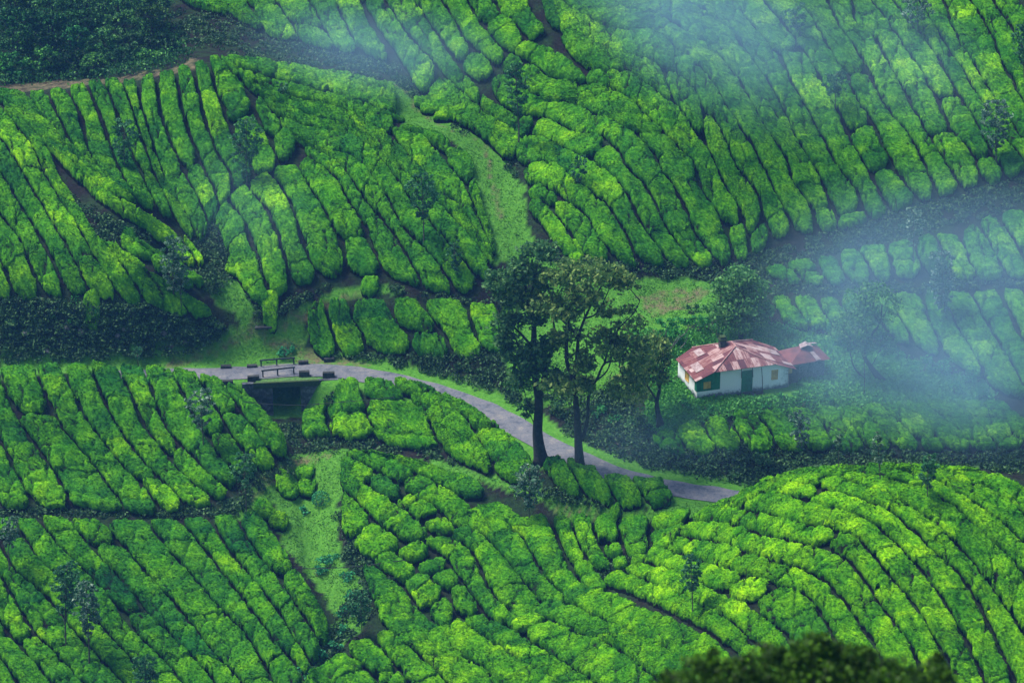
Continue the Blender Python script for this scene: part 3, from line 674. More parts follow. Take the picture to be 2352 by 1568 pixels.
def build_terrain():
    def axis(lo, hi, flo, fhi, fs, cs):
        a = list(np.arange(flo, fhi+.01, fs)); x = flo; s = fs
        while x > lo: s *= 1.35; s = min(s, cs); x = max(x-s, lo); a.insert(0, x)
        x = fhi; s = fs
        while x < hi: s *= 1.35; s = min(s, cs); x = min(x+s, hi); a.append(x)
        return np.array(a)
    ax = axis(-138, 138, -46, 46, .36, 8); ay = axis(-28, 398, 148, 262, .36, 8)
    Xg, Yg = np.meshgrid(ax, ay, indexing='ij')
    fin = (np.abs(Xg) <= 75) & (Yg >= 125) & (Yg <= 300)
    Zg = np.where(fin, tz(Xg, Yg), 0); out = ~fin; Zg[out] = terrain_f(Xg[out], Yg[out])
    Zg = Zg + np.where((np.abs(Xg) < 50) & (Yg > 145), .10*vnoise(Xg*1.7, Yg*1.7)+.05*vnoise(Xg*4.1, Yg*4.1), 0)*np.clip((poly_dist(Xg, Yg, ROAD)[0]-1.5)/.8, 0, 1)
    P = np.dstack([Xg, Yg, Zg]); u, v = project(P)
    uj = u+14*vnoise(Xg*1.3, Yg*1.3); vj = v+10*vnoise(Xg*1.3+50, Yg*1.3)
    g = np.zeros(u.shape); d = np.zeros(u.shape)
    for q in GRASS: g[in_poly(uj, vj, q)] = 1
    for q in DIRT: d[in_poly(uj, vj, q)] = 1
    rd, _, sd = poly_dist(Xg, Yg, ROAD)
    g[(rd < 2.9) & (Yg < 215) & (Yg > 170)] = 1
    g[out] = .35
    n1, n2 = Xg.shape; idg = np.arange(n1*n2).reshape(n1, n2)
    F = np.stack([idg[:-1, :-1], idg[1:, :-1], idg[1:, 1:], idg[:-1, 1:]], -1).reshape(-1, 4)
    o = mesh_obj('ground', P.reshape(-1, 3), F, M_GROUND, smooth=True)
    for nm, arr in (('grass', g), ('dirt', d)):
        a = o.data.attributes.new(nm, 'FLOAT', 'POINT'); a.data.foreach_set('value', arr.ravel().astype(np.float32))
    tag(o, 'hilly ground of soil and short grass under the tea fields', None, None, 'structure')
    # road sheet
    dl = np.linalg.norm(np.diff(ROAD[:, :2], axis=0), axis=1).sum()
    Rr, _ = resample(ROAD, 260); vs = []; nx = 9
    for i, p in enumerate(Rr):
        t = Rr[min(i+1, 259)]-Rr[max(i-1, 0)]; nrm = np.array([-t[1], t[0]])/np.hypot(t[0], t[1])
        for k in range(nx):
            w = (k/(nx-1)*2-1)*1.38; w *= 1+(.22*vnoise(np.array([i*.35+(k > 4)*90]), np.array([3.]))[0] if k in (0, nx-1) else 0)
            x, y = p[0]+nrm[0]*w, p[1]+nrm[1]*w
            vs.append((x, y, p[2]+.045-.02*(w/1.5)**2))
    idr = np.arange(260*nx).reshape(260, nx)
    Fr = np.stack([idr[:-1, :-1], idr[:-1, 1:], idr[1:, 1:], idr[1:, :-1]], -1).reshape(-1, 4)[:, ::-1]
    tag(mesh_obj('road', np.array(vs), Fr, M_ROAD), 'narrow worn asphalt lane curving between the tea slopes', None, None, 'structure')
build_terrain()

# ------------------------------------------------------------------ ground cover
def sample_polys(polys, n):
    """random ground points seen inside pixel polygons"""
    ar = []
    for q in polys:
        x = np.array([p[0] for p in q]); y = np.array([p[1] for p in q]); ar.append(abs((x*np.roll(y, -1)-y*np.roll(x, -1)).sum())/2)
    ar = np.array(ar); out = []
    for q, k in zip(polys, (ar/ar.sum()*n).astype(int)):
        x0, x1 = min(p[0] for p in q), max(p[0] for p in q); y0, y1 = min(p[1] for p in q), max(p[1] for p in q)
        pu = rng.uniform(x0, x1, k*6+10); pv = rng.uniform(y0, y1, k*6+10); m = in_poly(pu, pv, q)
        out.append(np.stack([pu[m][:k], pv[m][:k]], 1))
    uv = np.vstack(out); return hit(uv[:, 0], uv[:, 1])
def tufts(name, polys, n, size, material, label, spread=.25, per=5, up=.5, avoid_road=True):
    P = sample_polys(polys, n)
    if avoid_road:
        P = P[poly_dist(P[:, 0], P[:, 1], ROAD)[0] > 1.75]
        hx = P[:, 0]-19.5; hy = P[:, 1]-198.5; P = P[~((np.abs(hx) < 4.6) & (np.abs(hy) < 3.5))]
    Q = np.repeat(P, per, 0)+rng.normal(size=(len(P)*per, 3))*[spread, spread, 0]
    Q[:, 2] = tz(Q[:, 0], Q[:, 1])+rng.random(len(Q))*size*up
    v, f, t = cards(Q, size, None, -1.2, 1.7)
    tag(mesh_obj(name, v, f, material, None, None, t), label, None, None, 'stuff')
tufts('grass', GRASS[:3]+GRASS[4:], 7000, .09, M_GRASS, 'short bright grass along the paths, verges and lawn')
tufts('terrace_weeds', [GRASS[3]], 5200, .17, M_GRASSW, 'tangled green weeds on the terrace around the cottage', .3, 8, 1.0)
BANKS = [
 [(385,35),(470,15),(540,35),(610,85),(700,105),(800,122),(900,148),(945,190),(960,235),(900,185),(700,157),(540,127),(430,105),(390,95)],
 [(960,180),(1000,250),(1060,300),(1140,350),(1190,400),(1210,470),(1180,420),(1130,345),(1000,290)],
 [(0,680),(200,690),(330,700),(440,735),(520,745),(500,800),(400,815),(200,830),(0,835)],[(140,440),(240,490),(340,545),(330,590),(240,560),(170,480)],
 [(560,650),(640,700),(760,650),(740,670),(600,740)],[(780,640),(1000,680),(1150,690),(1300,700),(1300,720),(1100,700),(860,660)],
 [(720,820),(900,815),(1150,800),(1180,860),(1200,930),(1080,905),(900,850),(760,840)],
 [(1250,580),(1400,600),(1640,605),(1780,575),(2050,490),(2352,410),(2352,472),(2100,545),(1900,590),(1760,650),(1500,635),(1300,615)],
 [(1760,640),(2100,655),(2352,640),(2352,662),(1760,682)],
 [(1240,900),(1330,880),(1440,900),(1480,960),(1560,1040),(1800,1040),(2352,1040),(2352,1088),(1900,1080),(1720,1125),(1500,1085),(1320,1020)],
 [(0,1165),(300,1178),(520,1155),(640,1060),(680,1050),(600,1130),(540,1182),(300,1190),(0,1185)],
 [(620,930),(680,920),(700,1010),(850,1010),(1000,1030),(1100,1080),(1000,1050),(800,1030),(700,1040),(660,1020)],
 [(760,1440),(840,1330),(850,1420),(770,1500),(720,1540)],[(1230,1110),(1400,1165),(1420,1172),(1240,1140)],
 [(400,560),(480,500),(545,600),(510,690),(440,650)],[(775,1180),(800,1175),(862,1300),(850,1345),(800,1300)],[(690,878),(775,880),(765,920),(695,935)],[(575,600),(640,590),(650,630),(600,640)],[(1640,1040),(1660,1010),(1750,1030),(1700,1060)],
 [(1330,1310),(1440,1290),(1540,1240),(1540,1260),(1440,1320),(1380,1335)],
]
def clump_cloud(P, rad, n, size, flat=.75):
    k = len(P); idx = rng.integers(0, k, n)
    r = rad*(.6+.8*rng.random(k))
    d = rng.normal(size=(n, 3)); d /= np.linalg.norm(d, axis=1, keepdims=True); d[:, 2] = np.abs(d[:, 2])*flat
    return P[idx]+d*(r[idx]*(.75+.3*rng.random(n)))[:, None]
Pb = sample_polys(BANKS, 3000)
Pb = Pb[poly_dist(Pb[:, 0], Pb[:, 1], ROAD)[0] > 2.6]
bx = at_Z(648, 880, -4); Pb = Pb[np.hypot(Pb[:, 0]-bx[0], Pb[:, 1]-bx[1]) > 2.6]
v, f, t = cards(clump_cloud(Pb, .5, 125000, .16), .15, None, 0, 1.6)
tag(mesh_obj('bank_scrub', v, f, M_SCRUB, None, None, t), 'dark tangled scrub covering the banks between the tea plots', None, None, 'stuff')
# ------------------------------------------------------------------ trees and shrubs
M_TREEL = make_leaf('light_tree_foliage', (.02, .10, .03), (.08, .26, .06), (.22, .46, .12))
def mpp(Y, v):   # metres per working pixel at distance Y
    d = ray(0., v); return PX*Y/d[1]
def limb(mb, P, r0, r1, n=7):
    P = smooth_line(P, 4); P = P + np.vstack([[0, 0, 0], rng.normal(size=(len(P)-2, 3))*min(.05, r0*.3), [0, 0, 0]])
    mb.tube(P, np.linspace(r0, r1, len(P)), n)
def px_path(Y, pts, dy=0):
    """pixel path of a limb -> 3D; dy: depth drift of the tip"""
    n = len(pts); return [at_Y(p[0], p[1], Y+dy*i/max(n-1, 1)) for i, p in enumerate(pts)]
def blob_leaves(Y, blobs, per, size, depth=1.0, clump=.5, droop=0, dens=1.):
    out = []
    for b in blobs:
        u, v, ru, rv = b[:4]; k = b[4] if len(b) > 4 else 1.
        m = mpp(Y, v); dy = b[5] if len(b) > 5 else rng.uniform(-1, 1)*ru*m*.5
        c = at_Y(u, v, Y+dy); r = (ru*m, ru*m*depth, rv*m*1.05)
        nc = max(int(per*k/22), 3); cc = ellip_cloud(nc, c, np.array(r), .35)
        n = int(per*k); idx = rng.integers(0, nc, n)
        cr = min(clump, .45*ru*m)*(.6+.8*rng.random(nc))
        d = rng.normal(size=(n, 3)); d /= np.linalg.norm(d, axis=1, keepdims=True)
        out.append(cc[idx]+d*(cr[idx]*rng.random(n)**.4)[:, None]*np.array([1, 1, .62]))
    P = np.vstack(out); return cards(P, size, None, droop, 1.7)
def twigs(mb, Y, start, blobs, r=.05, frac=1.):
    """thin limbs from the stem into each leaf mass"""
    for b in blobs:
        if rng.random() > frac: continue
        u, v = b[0], b[1]
        s = min(start, key=lambda q: abs(q[0]-u)*1.2+abs(q[1]-(v+b[3]*1.6)))
        e_ = (u+rng.uniform(-.4, .4)*b[2], v-rng.uniform(.1, .6)*b[3]); mid = ((s[0]*.45+e_[0]*.55), (s[1]*.4+e_[1]*.6)+rng.uniform(2, 9))
        limb(mb, px_path(Y, [s, mid, e_], rng.uniform(-1.5, 1.5)), r, r*.25, 5)
LASTCROWN = [None]
def tree(name, Y, stems, blobs, per, size, leafm, barkm, label, cat='tree', clump=.6, twig=.05, droop=0, group=None, extra=None, depth=1.0):
    b0 = stems[0][0]; base = at_Y(b0[0][0], b0[0][1], Y)
    zg = float(tz(base[0], base[1])); loc = np.array([base[0], base[1], zg])
    root = empty(name, loc); tag(root, label, cat, group)
    mb = MB(); allp = []
    for si, (pts, r0, r1) in enumerate(stems):
        P = px_path(Y, pts, 0)
        if si == 0: P[0] = np.array([base[0], base[1], zg-.15])
        P = smooth_line(P, 4); n = len(P); rr = r0+(r1-r0)*np.linspace(0, 1, n)**.8
        if si == 0 and r0 > .15: rr = rr*(1+.55*np.exp(-np.arange(n)/1.6))
        mb.tube(P, rr, 9); allp += list(pts)
    if twig: twigs(mb, Y, allp[1:], blobs, twig)
    if extra: extra(mb)
    mb.build('trunk', barkm, root, loc, smooth=True)
    v, f, t = blob_leaves(Y, blobs, per, size, depth, clump, droop)
    LASTCROWN[0] = mesh_obj('crown', v-loc, f, leafm, root, None, t)
    return root

pA = hit1(1244, 1058); YA = pA[1]
tree('shade_tree', YA, [([(1244,1060),(1235,997),(1238,926),(1230,866),(1226,800),(1226,740),(1215,690),(1203,640),(1198,590)], .5, .07),
     ([(1238,926),(1248,870),(1262,820),(1274,772),(1270,730)], .26, .06), ([(1226,800),(1190,760),(1160,735),(1140,700)], .13, .04), ([(1215,700),(1228,640),(1238,590)], .12, .03), ([(1224,850),(1195,800),(1180,770)], .12, .04), ([(1236,960),(1212,925),(1205,900)], .07, .02)],
     [(1237,577,46,20),(1191,618,39,30),(1145,647,40,26),(1184,671,46,30),(1166,739,38,20),(1155,774,28,18,.7),(1205,809,52,28,1.2),(1251,809,42,34),(1212,845,42,18),(1194,873,36,26,.5),(1272,866,30,20,.6),(1208,930,21,30,.35),(1225,720,36,28,.8),(1245,640,30,26,.6)],
     760, .22, M_TREED, M_BARK, 'tall dark shade tree with a single thick trunk, beside the road bend', twig=.06)
pB = hit1(1334, 1086); YB = pB[1]
tree('shade_tree', YB, [([(1334,1087),(1329,1025),(1327,979),(1323,926),(1317,873),(1302,830),(1303,767),(1309,720),(1320,670)], .4, .06),
     ([(1336,1010),(1345,985),(1350,954),(1353,905),(1370,873),(1389,834),(1421,829),(1463,815)], .2, .05), ([(1317,873),(1325,823),(1329,774),(1343,731),(1364,689),(1385,650)], .2, .05),
     ([(1329,774),(1300,745),(1270,715)], .1, .03), ([(1389,834),(1400,790),(1425,750),(1455,720),(1470,690)], .1, .03), ([(1343,731),(1370,720),(1392,680),(1405,650)], .09, .03), ([(1325,930),(1310,905),(1290,890)], .1, .03), ([(1370,873),(1395,850),(1410,800),(1418,760),(1430,735)], .08, .03)],
     [(1336,625,66,22,1.4),(1272,636,28,16,.6),(1254,696,46,28),(1300,710,42,26),(1410,636,42,18,.8),(1440,650,28,18,.4),(1332,675,42,20,.8),(1371,703,46,24,.5),(1438,725,44,36,.4),(1392,785,52,28),(1438,795,54,28),(1332,831,38,22,.8),(1474,831,46,36,.6),(1293,884,50,14,.9),(1345,880,30,10,.4),(1438,884,50,24,.7),(1300,770,36,26,.7)],
     800, .22, M_TREE, M_BARK, 'tall forked shade tree with olive crown, right of the thicker dark trunk', twig=.055)
p = hit1(1518, 975)
tree('leaning_tree', p[1], [([(1518,975),(1511,945),(1509,922),(1515,891),(1516,838),(1508,800)], .28, .05), ([(1509,922),(1490,890),(1465,860),(1450,840)], .1, .03), ([(1515,891),(1500,860),(1480,830)], .1, .03), ([(1515,870),(1532,830),(1536,800)], .07, .03)],
     [(1480,820,40,28),(1446,868,40,28,.8),(1500,790,34,22),(1525,822,22,26,.6),(1500,862,34,26,.8),(1462,905,34,18,.7)], 850, .18, M_TREE, M_BARK, 'leaning dark tree between the forked tree and the cottage')
p = hit1(1702, 778)
tree('round_tree', p[1], [([(1702,778),(1703,737),(1712,710),(1708,670),(1700,640)], .2, .05), ([(1712,710),(1730,690),(1742,668)], .08, .03), ([(1703,737),(1680,705),(1666,675)], .08, .03)],
     [(1698,635,36,18),(1667,660,32,22),(1725,663,42,26),(1698,694,48,26,1.2),(1660,712,38,22),(1739,703,32,26),(1682,737,48,22),(1725,735,36,18,.7)], 900, .18, M_TREEL, M_BARK, 'round dark green tree standing close behind the cottage roof')
p = hit1(2026, 872)
tree('bent_tree', p[1], [([(2026,872),(2000,842),(1985,815),(1994,778),(2020,744),(2026,700)], .27, .05), ([(1994,778),(1975,750),(1962,720)], .12, .03), ([(1985,815),(1968,795),(1950,770)], .08, .03), ([(2020,744),(2002,712),(1996,685)], .08, .03)],
     [(1998,672,46,18,.8),(1966,706,42,26,.8),(2033,706,38,34,.8),(1948,755,46,26),(2000,750,42,30,.8),(1966,787,40,22),(2036,797,32,20,.6)], 700, .17, M_TREEL, M_BARK, 'pale bent tree with a curved leaning trunk right of the outhouse')
p = hit1(1986, 868)
tree('thin_tree', p[1], [([(1986,868),(1963,845),(1955,820),(1952,795)], .1, .03)], [(1945,790,26,16)], 500, .15, M_BUSH, M_BARK, 'thin curved sapling between the outhouse and the bent tree', twig=.02)
p = hit1(1522, 815)
tree('bare_branched_tree', p[1], [([(1522,815),(1520,795),(1530,765),(1528,740)], .08, .03), ([(1524,812),(1545,795),(1562,775),(1577,762),(1583,745)], .09, .03), ([(1545,795),(1552,780),(1562,768)], .06, .02), ([(1562,800),(1575,785),(1580,765)], .05, .02)],
     [(1530,742,20,12,.5),(1555,738,22,12,.5),(1585,735,16,12,.5),(1520,770,14,10,.4)], 420, .15, M_BUSH, M_BARKP, 'pale-barked crooked little tree at the left corner of the cottage', twig=0)

# slender silver oaks scattered through the tea
def slender(u, vb, vt, vc, w, silv, label, dens=1.):
    p = hit1(u, vb, .0); Y = p[1]
    lean = rng.uniform(-4, 4)*(vb-vt)/120
    stem = [(u, vb), (u-lean*.3-2, (vb*2+vt)/3), (u+lean*.5-3, (vb+2*vt)/3), (u+lean-3, vt+4)]
    h = vc-vt; blobs = []
    nb = max(int(h/11), 3)
    for k in range(nb):
        t = (k+.5)/nb; ww = w*(.35+.75*math.sin(math.pi*min(.1+t*.95, 1)))
        v_ = vt+h*t
        for s in (-1, 1, 0):
            blobs.append((u-3+lean*(1-t)+s*ww*rng.uniform(.35, .7), v_+rng.uniform(-4, 4), ww*.45, h/nb*.65, rng.uniform(.5, 1.2), rng.uniform(-.6, .6)))
    hm = (vb-vt)*mpp(Y, vb)
    r = max(.045, hm*.011)
    return tree('slender_tree', Y, [(stem, r, r*.3)], blobs, 62*dens*max(w/25., .7), .15, M_OAKS if silv else M_OAK, M_STEM, label, clump=.3, twig=.016, droop=.4, group='slender young trees standing among the tea', depth=.9)
SL = [
 (1192,350,147,268,26,0,'tall slender dark tree on the fold of the upper hillside'),
 (974,575,400,505,34,0,'slender tree with a wide airy crown on the middle hill near the grassy path'),
 (1049,640,553,625,16,0,'small dark narrow tree at the foot of the middle hill'),
 (288,403,277,370,30,0,'blurry dark young tree halfway up the shaded left slope'),
 (568,432,268,405,34,0,'dark young tree at the head of the narrow gully'),
 (651,233,190,212,14,0,'tiny faint sapling near the crest of the middle hill'),
 (1332,440,357,417,20,0,'little bushy tree among the rows of the upper right hillside'),
 (1832,98,12,68,28,0,'slender tree half lost in the mist on the top slope'),
 (2110,92,-8,52,38,1,'silvery tree at the top edge of the misty hillside'),
 (1922,270,165,220,34,0,'dark leafy tree by a gap in the rows of the upper right hillside'),
 (2290,384,228,345,36,1,'silvery drooping tree near the edge of the hazy hillside'),
 (2101,622,480,563,26,1,'silvery slender tree beside the dark hillside track'),
 (2170,740,575,715,34,1,'tall silvery tree fading into the mist above the terrace'),
 (1842,1042,943,1030,26,1,'pale bushy tree in the tea strip in front of the cottage'),
 (1929,1098,1000,1030,12,1,'thin bare sapling, first of three on top of the bright mound'),
 (2022,1122,995,1068,14,1,'thin sapling, second of three on top of the bright mound'),
 (2133,1166,1044,1118,26,0,'leafy little tree, tallest of three on top of the bright mound'),
 (1592,1428,1274,1360,26,0,'thin dark tree on the near flank of the bright mound'),
 (400,690,545,668,34,1,'silvery bushy tree in the hollow behind the left spur'),
 (418,722,622,672,20,1,'thin-stemmed silvery tree near the tip of the left spur'),
 (319,845,798,824,10,0,'tiny dark sapling at the upper edge of the left hill'),
 (467,1046,898,985,32,1,'silvery thin tree in the rows of the left hill'),
 (566,1182,1042,1122,28,0,'dark young tree at the right end of the left hill'),
 (23,1330,1186,1255,24,1,'silvery young tree at the left border above the lowest hillside'),
 (153,1504,1294,1408,36,0,'dark slender tree low on the lowest left hillside'),
 (205,1545,1338,1458,32,1,'silver-flecked tree right of the dark one on the lowest left hillside'),
 (335,1640,1505,1585,34,0,'dark bushy treetop at the bottom edge of the lowest left hillside'),
 (1218,1212,1066,1165,36,1,'silver-tipped young tree below the road and the thick trunk'),
 (832,1465,1358,1432,30,0,'dark blurred young tree beside the narrow creek'),
 (2352,200,60,150,22,0,'faint slender tree at the right border of the top slope'),
]
for q in SL: slender(*q)

def shrub(u, v, w, h, m, label, cat='shrub', per=1., name='shrub', size=.14, group=None, round_=False):
    p = hit1(u, v+h*.45); Y = p[1]; s = mpp(Y, v); rw, rh = w*s/2, h*s/2
    zg = float(tz(p[0], p[1])); loc = np.array([p[0], p[1], zg]); c = loc+[0, rw*.4, rh*.85]
    root = empty(name, loc); tag(root, label, cat, group)
    n = int(260*per*(rw*rh+.25))
    if round_:
        P = ellip_cloud(n*2, c, np.array([rw, rw, rh]), .93)
        nr = (P-c); nr /= np.linalg.norm(nr, axis=1, keepdims=True); vv, ff, tt = cards(P, size*.8, nr, 0, 1.4)
    else:
        nc = max(int(6*per*(rw*rh+.4)), 5); cc = ellip_cloud(nc, c, np.array([rw*.8, rw*.7, rh*.75]), .3); idx = rng.integers(0, nc, n)
        d = rng.normal(size=(n, 3)); d /= np.linalg.norm(d, axis=1, keepdims=True); rad = .42*min(rw, rh)*(.6+.8*rng.random(nc))+.1
        P = cc[idx]+d*(rad[idx]*rng.random(n)**.35)[:, None]*[1.1, 1.1, .7]
        P[:, 2] = np.maximum(P[:, 2], tz(P[:, 0], P[:, 1])); vv, ff, tt = cards(P, size, None, .1, 1.6)
    mesh_obj('foliage', vv-loc, ff, m, root, None, tt)
    mb = MB()
    for k in range(4):
        a = rng.uniform(0, 6.28); e_ = c+np.array([math.cos(a)*rw*.5, math.sin(a)*rw*.5, rng.uniform(-.1, .4)*rh])
        limb(mb, [loc+[0, 0, -.1], (loc+e_)/2+rng.normal(size=3)*.05, e_], .04, .012, 5)
    mb.build('stem', M_STEM, root, loc)
    return root
SH = [
 (1545,772,60,46,M_BUSH,'bright leafy shrub at the left end of the cottage hedge'),(1605,742,54,44,M_BUSH,'leafy shrub left of the round dark tree'),(1590,712,44,26,M_TREED,'low dark shrub at the edge of the lawn'),
 (1645,762,56,32,M_BUSH,'leafy shrub under the left side of the round dark tree'),(1772,728,64,46,M_BUSH,'large bright shrub right of the round dark tree'),(1812,752,56,40,M_BUSH,'bright spreading shrub behind the middle of the roof'),
 (1852,738,46,34,M_BUSH,'bright shrub below the hazy rows behind the cottage'),(1742,765,50,28,M_BUSH,'low bright shrub touching the cottage roof'),(1892,752,50,36,M_BUSH,'pale green shrub behind the outhouse'),(1925,775,42,30,M_BUSH,'small pale shrub right of the outhouse roof'),
 (2068,812,46,28,M_BUSH,'hazy shrub right of the bent tree'),(2118,838,60,40,M_BUSH,'hazy shrub in the overgrown patch right of the terrace'),(2168,842,52,44,M_BUSH,'tall hazy weed clump in the overgrown patch'),(2232,862,50,44,M_BUSH,'hazy shrub beside the rightmost misty rows'),(2195,890,44,34,M_BUSH,'rounded hazy shrub at the foot of the overgrown patch'),(2262,900,46,40,M_BUSH,'rounded shrub between the misty rows and the terrace strip'),
 (1575,930,40,22,M_BUSH,'weedy clump under the front left corner of the cottage'),(1625,935,36,18,M_BUSH,'low weeds under the green panelled wall'),(1760,935,44,20,M_BUSH,'low weeds below the cottage door step'),(1690,945,40,20,M_BUSH,'weedy clump in front of the cottage door'),(1840,925,50,22,M_BUSH,'weedy clump below the gap between cottage and outhouse'),(1905,915,46,20,M_BUSH,'weedy clump in front of the outhouse'),(1800,912,30,18,M_BUSH,'weeds climbing the stained right end of the cottage wall'),
 (1400,952,76,44,M_BUSH,'spreading shrub on the bank right of the forked trunk'),(1450,975,60,40,M_TREED,'dark shrub on the bank below the leaning tree'),(1362,925,50,34,M_TREED,'dark shrub behind the forked trunk'),(1290,940,54,40,M_TREED,'dark shrub between the two big trunks'),(1420,1005,56,34,M_SCRUB,'dull scrubby bush low on the road bank'),
 (1545,1030,60,34,M_TREED,'dark bush at the left end of the terrace bank'),(1625,1068,56,34,M_TREED,'dark bush above the end of the road'),(1688,1088,44,28,M_TREED,'bush beside the road where it meets the mound'),(1745,1058,60,34,M_TREED,'dark bush under the terrace tea strip'),(1850,1052,50,26,M_SCRUB,'dull bush on the terrace bank behind the mound'),(2020,1052,60,26,M_SCRUB,'wide dull bush on the bank above the mound saplings'),(2200,1060,60,24,M_SCRUB,'dull bush on the bank at the right'),
 (657,806,44,36,M_TEAL,'bright round bush in the ditch behind the far bridge railing'),(1186,640,40,40,M_TREED,'dark bush behind the crown of the thick trunked tree'),
 (700,1168,24,32,M_TEAL,'small upright shrub in the grassy gully'),(755,1290,60,34,M_TEAL,'blue-green shrub at the head of the lower creek'),(728,1312,46,26,M_TEAL,'blue-green shrub under the black cable'),(795,1322,40,26,M_TEAL,'blue-green shrub right of the black cable crossing'),(800,1362,30,32,M_TEAL,'blue-green shrub on the creek above the dark young tree'),(788,1405,32,30,M_TEAL,'blue-green shrub on the creek beside the dark young tree'),(790,1445,34,32,M_TEAL,'blue-green shrub on the creek below the dark young tree'),(772,1482,40,32,M_TEAL,'blue-green shrub where the creek leaves the rows'),(738,1510,50,34,M_TEAL,'wide blue-green shrub near the bottom of the creek'),(700,1548,50,30,M_TEAL,'lowest blue-green shrub on the creek'),
 (900,1325,40,26,M_SCRUB,'dull shrub beside the middle tea rows'),(1080,640,34,30,M_TREED,'small dark bush at the foot of the middle hill'),
 (300,715,60,26,M_TREED,'overhanging bush on top of the rock face'),(220,712,50,24,M_BUSH,'bright low bush on top of the rock face'),(120,720,56,28,M_TREED,'dark bush on top of the rock face'),(420,760,50,34,M_SCRUB,'dry scrub bush at the right end of the rock face'),(470,770,44,34,M_SCRUB,'dry hanging bush where the rock face meets the grass'),(90,790,60,34,M_TREED,'dark bush at the foot of the rock face'),(265,790,50,30,M_TREED,'dark bush low on the rock face'),(380,790,46,30,M_SCRUB,'scrub bush at the foot of the rock face near the grass'),
 (30,735,60,30,M_TREED,'dark bush on top of the rock face at the left border'),(170,735,50,26,M_BUSH,'leafy bush hanging over the middle of the rock face'),(340,745,56,34,M_TREED,'dark hanging bush right of the middle of the rock face'),(75,760,60,34,M_SCRUB,'scrub bush half way up the left part of the rock face'),(230,800,60,30,M_TREED,'dark bush at the foot of the middle of the rock face'),(150,810,50,26,M_SCRUB,'scrub at the foot of the rock face above the left hill'),(20,800,60,36,M_TREED,'dark bush at the left foot of the rock face'),(495,745,40,30,M_TREED,'dark bush where the spur tip ends'),
 (60,1185,40,18,M_SCRUB,'low scrub on the dark track below the left hill'),(655,1085,40,26,M_SCRUB,'scrub at the right foot of the left hill'),
]
for (u, v, w, h, m, lab) in SH: shrub(u, v, w, h, m, lab)
shrub(736, 1146, 42, 36, M_TEAL, 'neat ball-shaped blue-green bush alone in the grassy gully', 'bush', 2.2, 'round_bush', .1, None, True)
# single tea bushes standing apart
def lone_bush(u, v, w, h, label, bright=.2):
    p = hit1(u, v, .5); s = mpp(p[1], v); a = w*s/2; b = max(h*s/.62/2, .45)
    n = 12; th = np.linspace(-1, 1, n)
    PL = np.stack([p[0]+th*a, np.full(n, p[1]-b)], 1); PR = np.stack([p[0]+th*a, np.full(n, p[1]+b)], 1)
    loc = np.array([p[0], p[1], float(tz(p[0], p[1]))])
    o = make_bush(PL, PR, 0, 2*a, 2*a, .05, .75, None, loc, bright, True, True)
    if o: o.location = loc; o.name = 'tea_bush'; tag(o, label, 'tea bush', 'single tea bushes')
for q in [(1323,578,36,34,'round tea bush alone at the foot of the upper hillside'),(1508,1107,34,14,'bright small tea bush at the edge of the road'),(1412,1178,24,16,'small dark tea bush below the rows by the road'),(700,1085,44,26,'bright tea bush beside the footpath in the gully'),(660,1110,56,40,'dark wide tea bush left of the footpath in the gully'),(705,1120,44,30,'dark tea bush in the gully under the bright one',),
          (608,1170,50,34,'tea bush at the top corner of the lowest left hillside'),(640,1195,44,32,'tea bush on the gully edge of the lowest left hillside'),(905,268,50,12,'low flat tea bush poking into the valley path'),(990,245,50,26,'tea bush on the right side of the valley path'),(1020,268,50,24,'tea bush at the bend of the valley path'),(970,232,40,22,'bright tea bush above the bend of the valley path'),
          (1100,1180,50,26,'tea bush among the tumbled rows'),(820,1100,44,28,'dark tea bush at the creek end of the tumbled rows'),(800,1080,34,22,'small tea bush at the creek end of the tumbled rows'),(1355,1075,30,16,'dark tea bush at the foot of the forked trunk'),(2185,600,30,16,'hazy tea bush at the bend of the dark hill track'),
          (210,705,40,18,'bright tea bush above the rock face'),(250,585,44,28,'tea bush below the bare dark hollow'),(300,548,44,28,'tea bush at the lower end of the bare dark hollow'),(540,610,44,30,'tea bush on the gully side of the middle hill'),(620,700,40,26,'tea bush at the foot of the middle hill by the grass'),(850,655,44,20,'tea bush at the foot of the middle hill by the ditch path')]:
    lone_bush(*q)

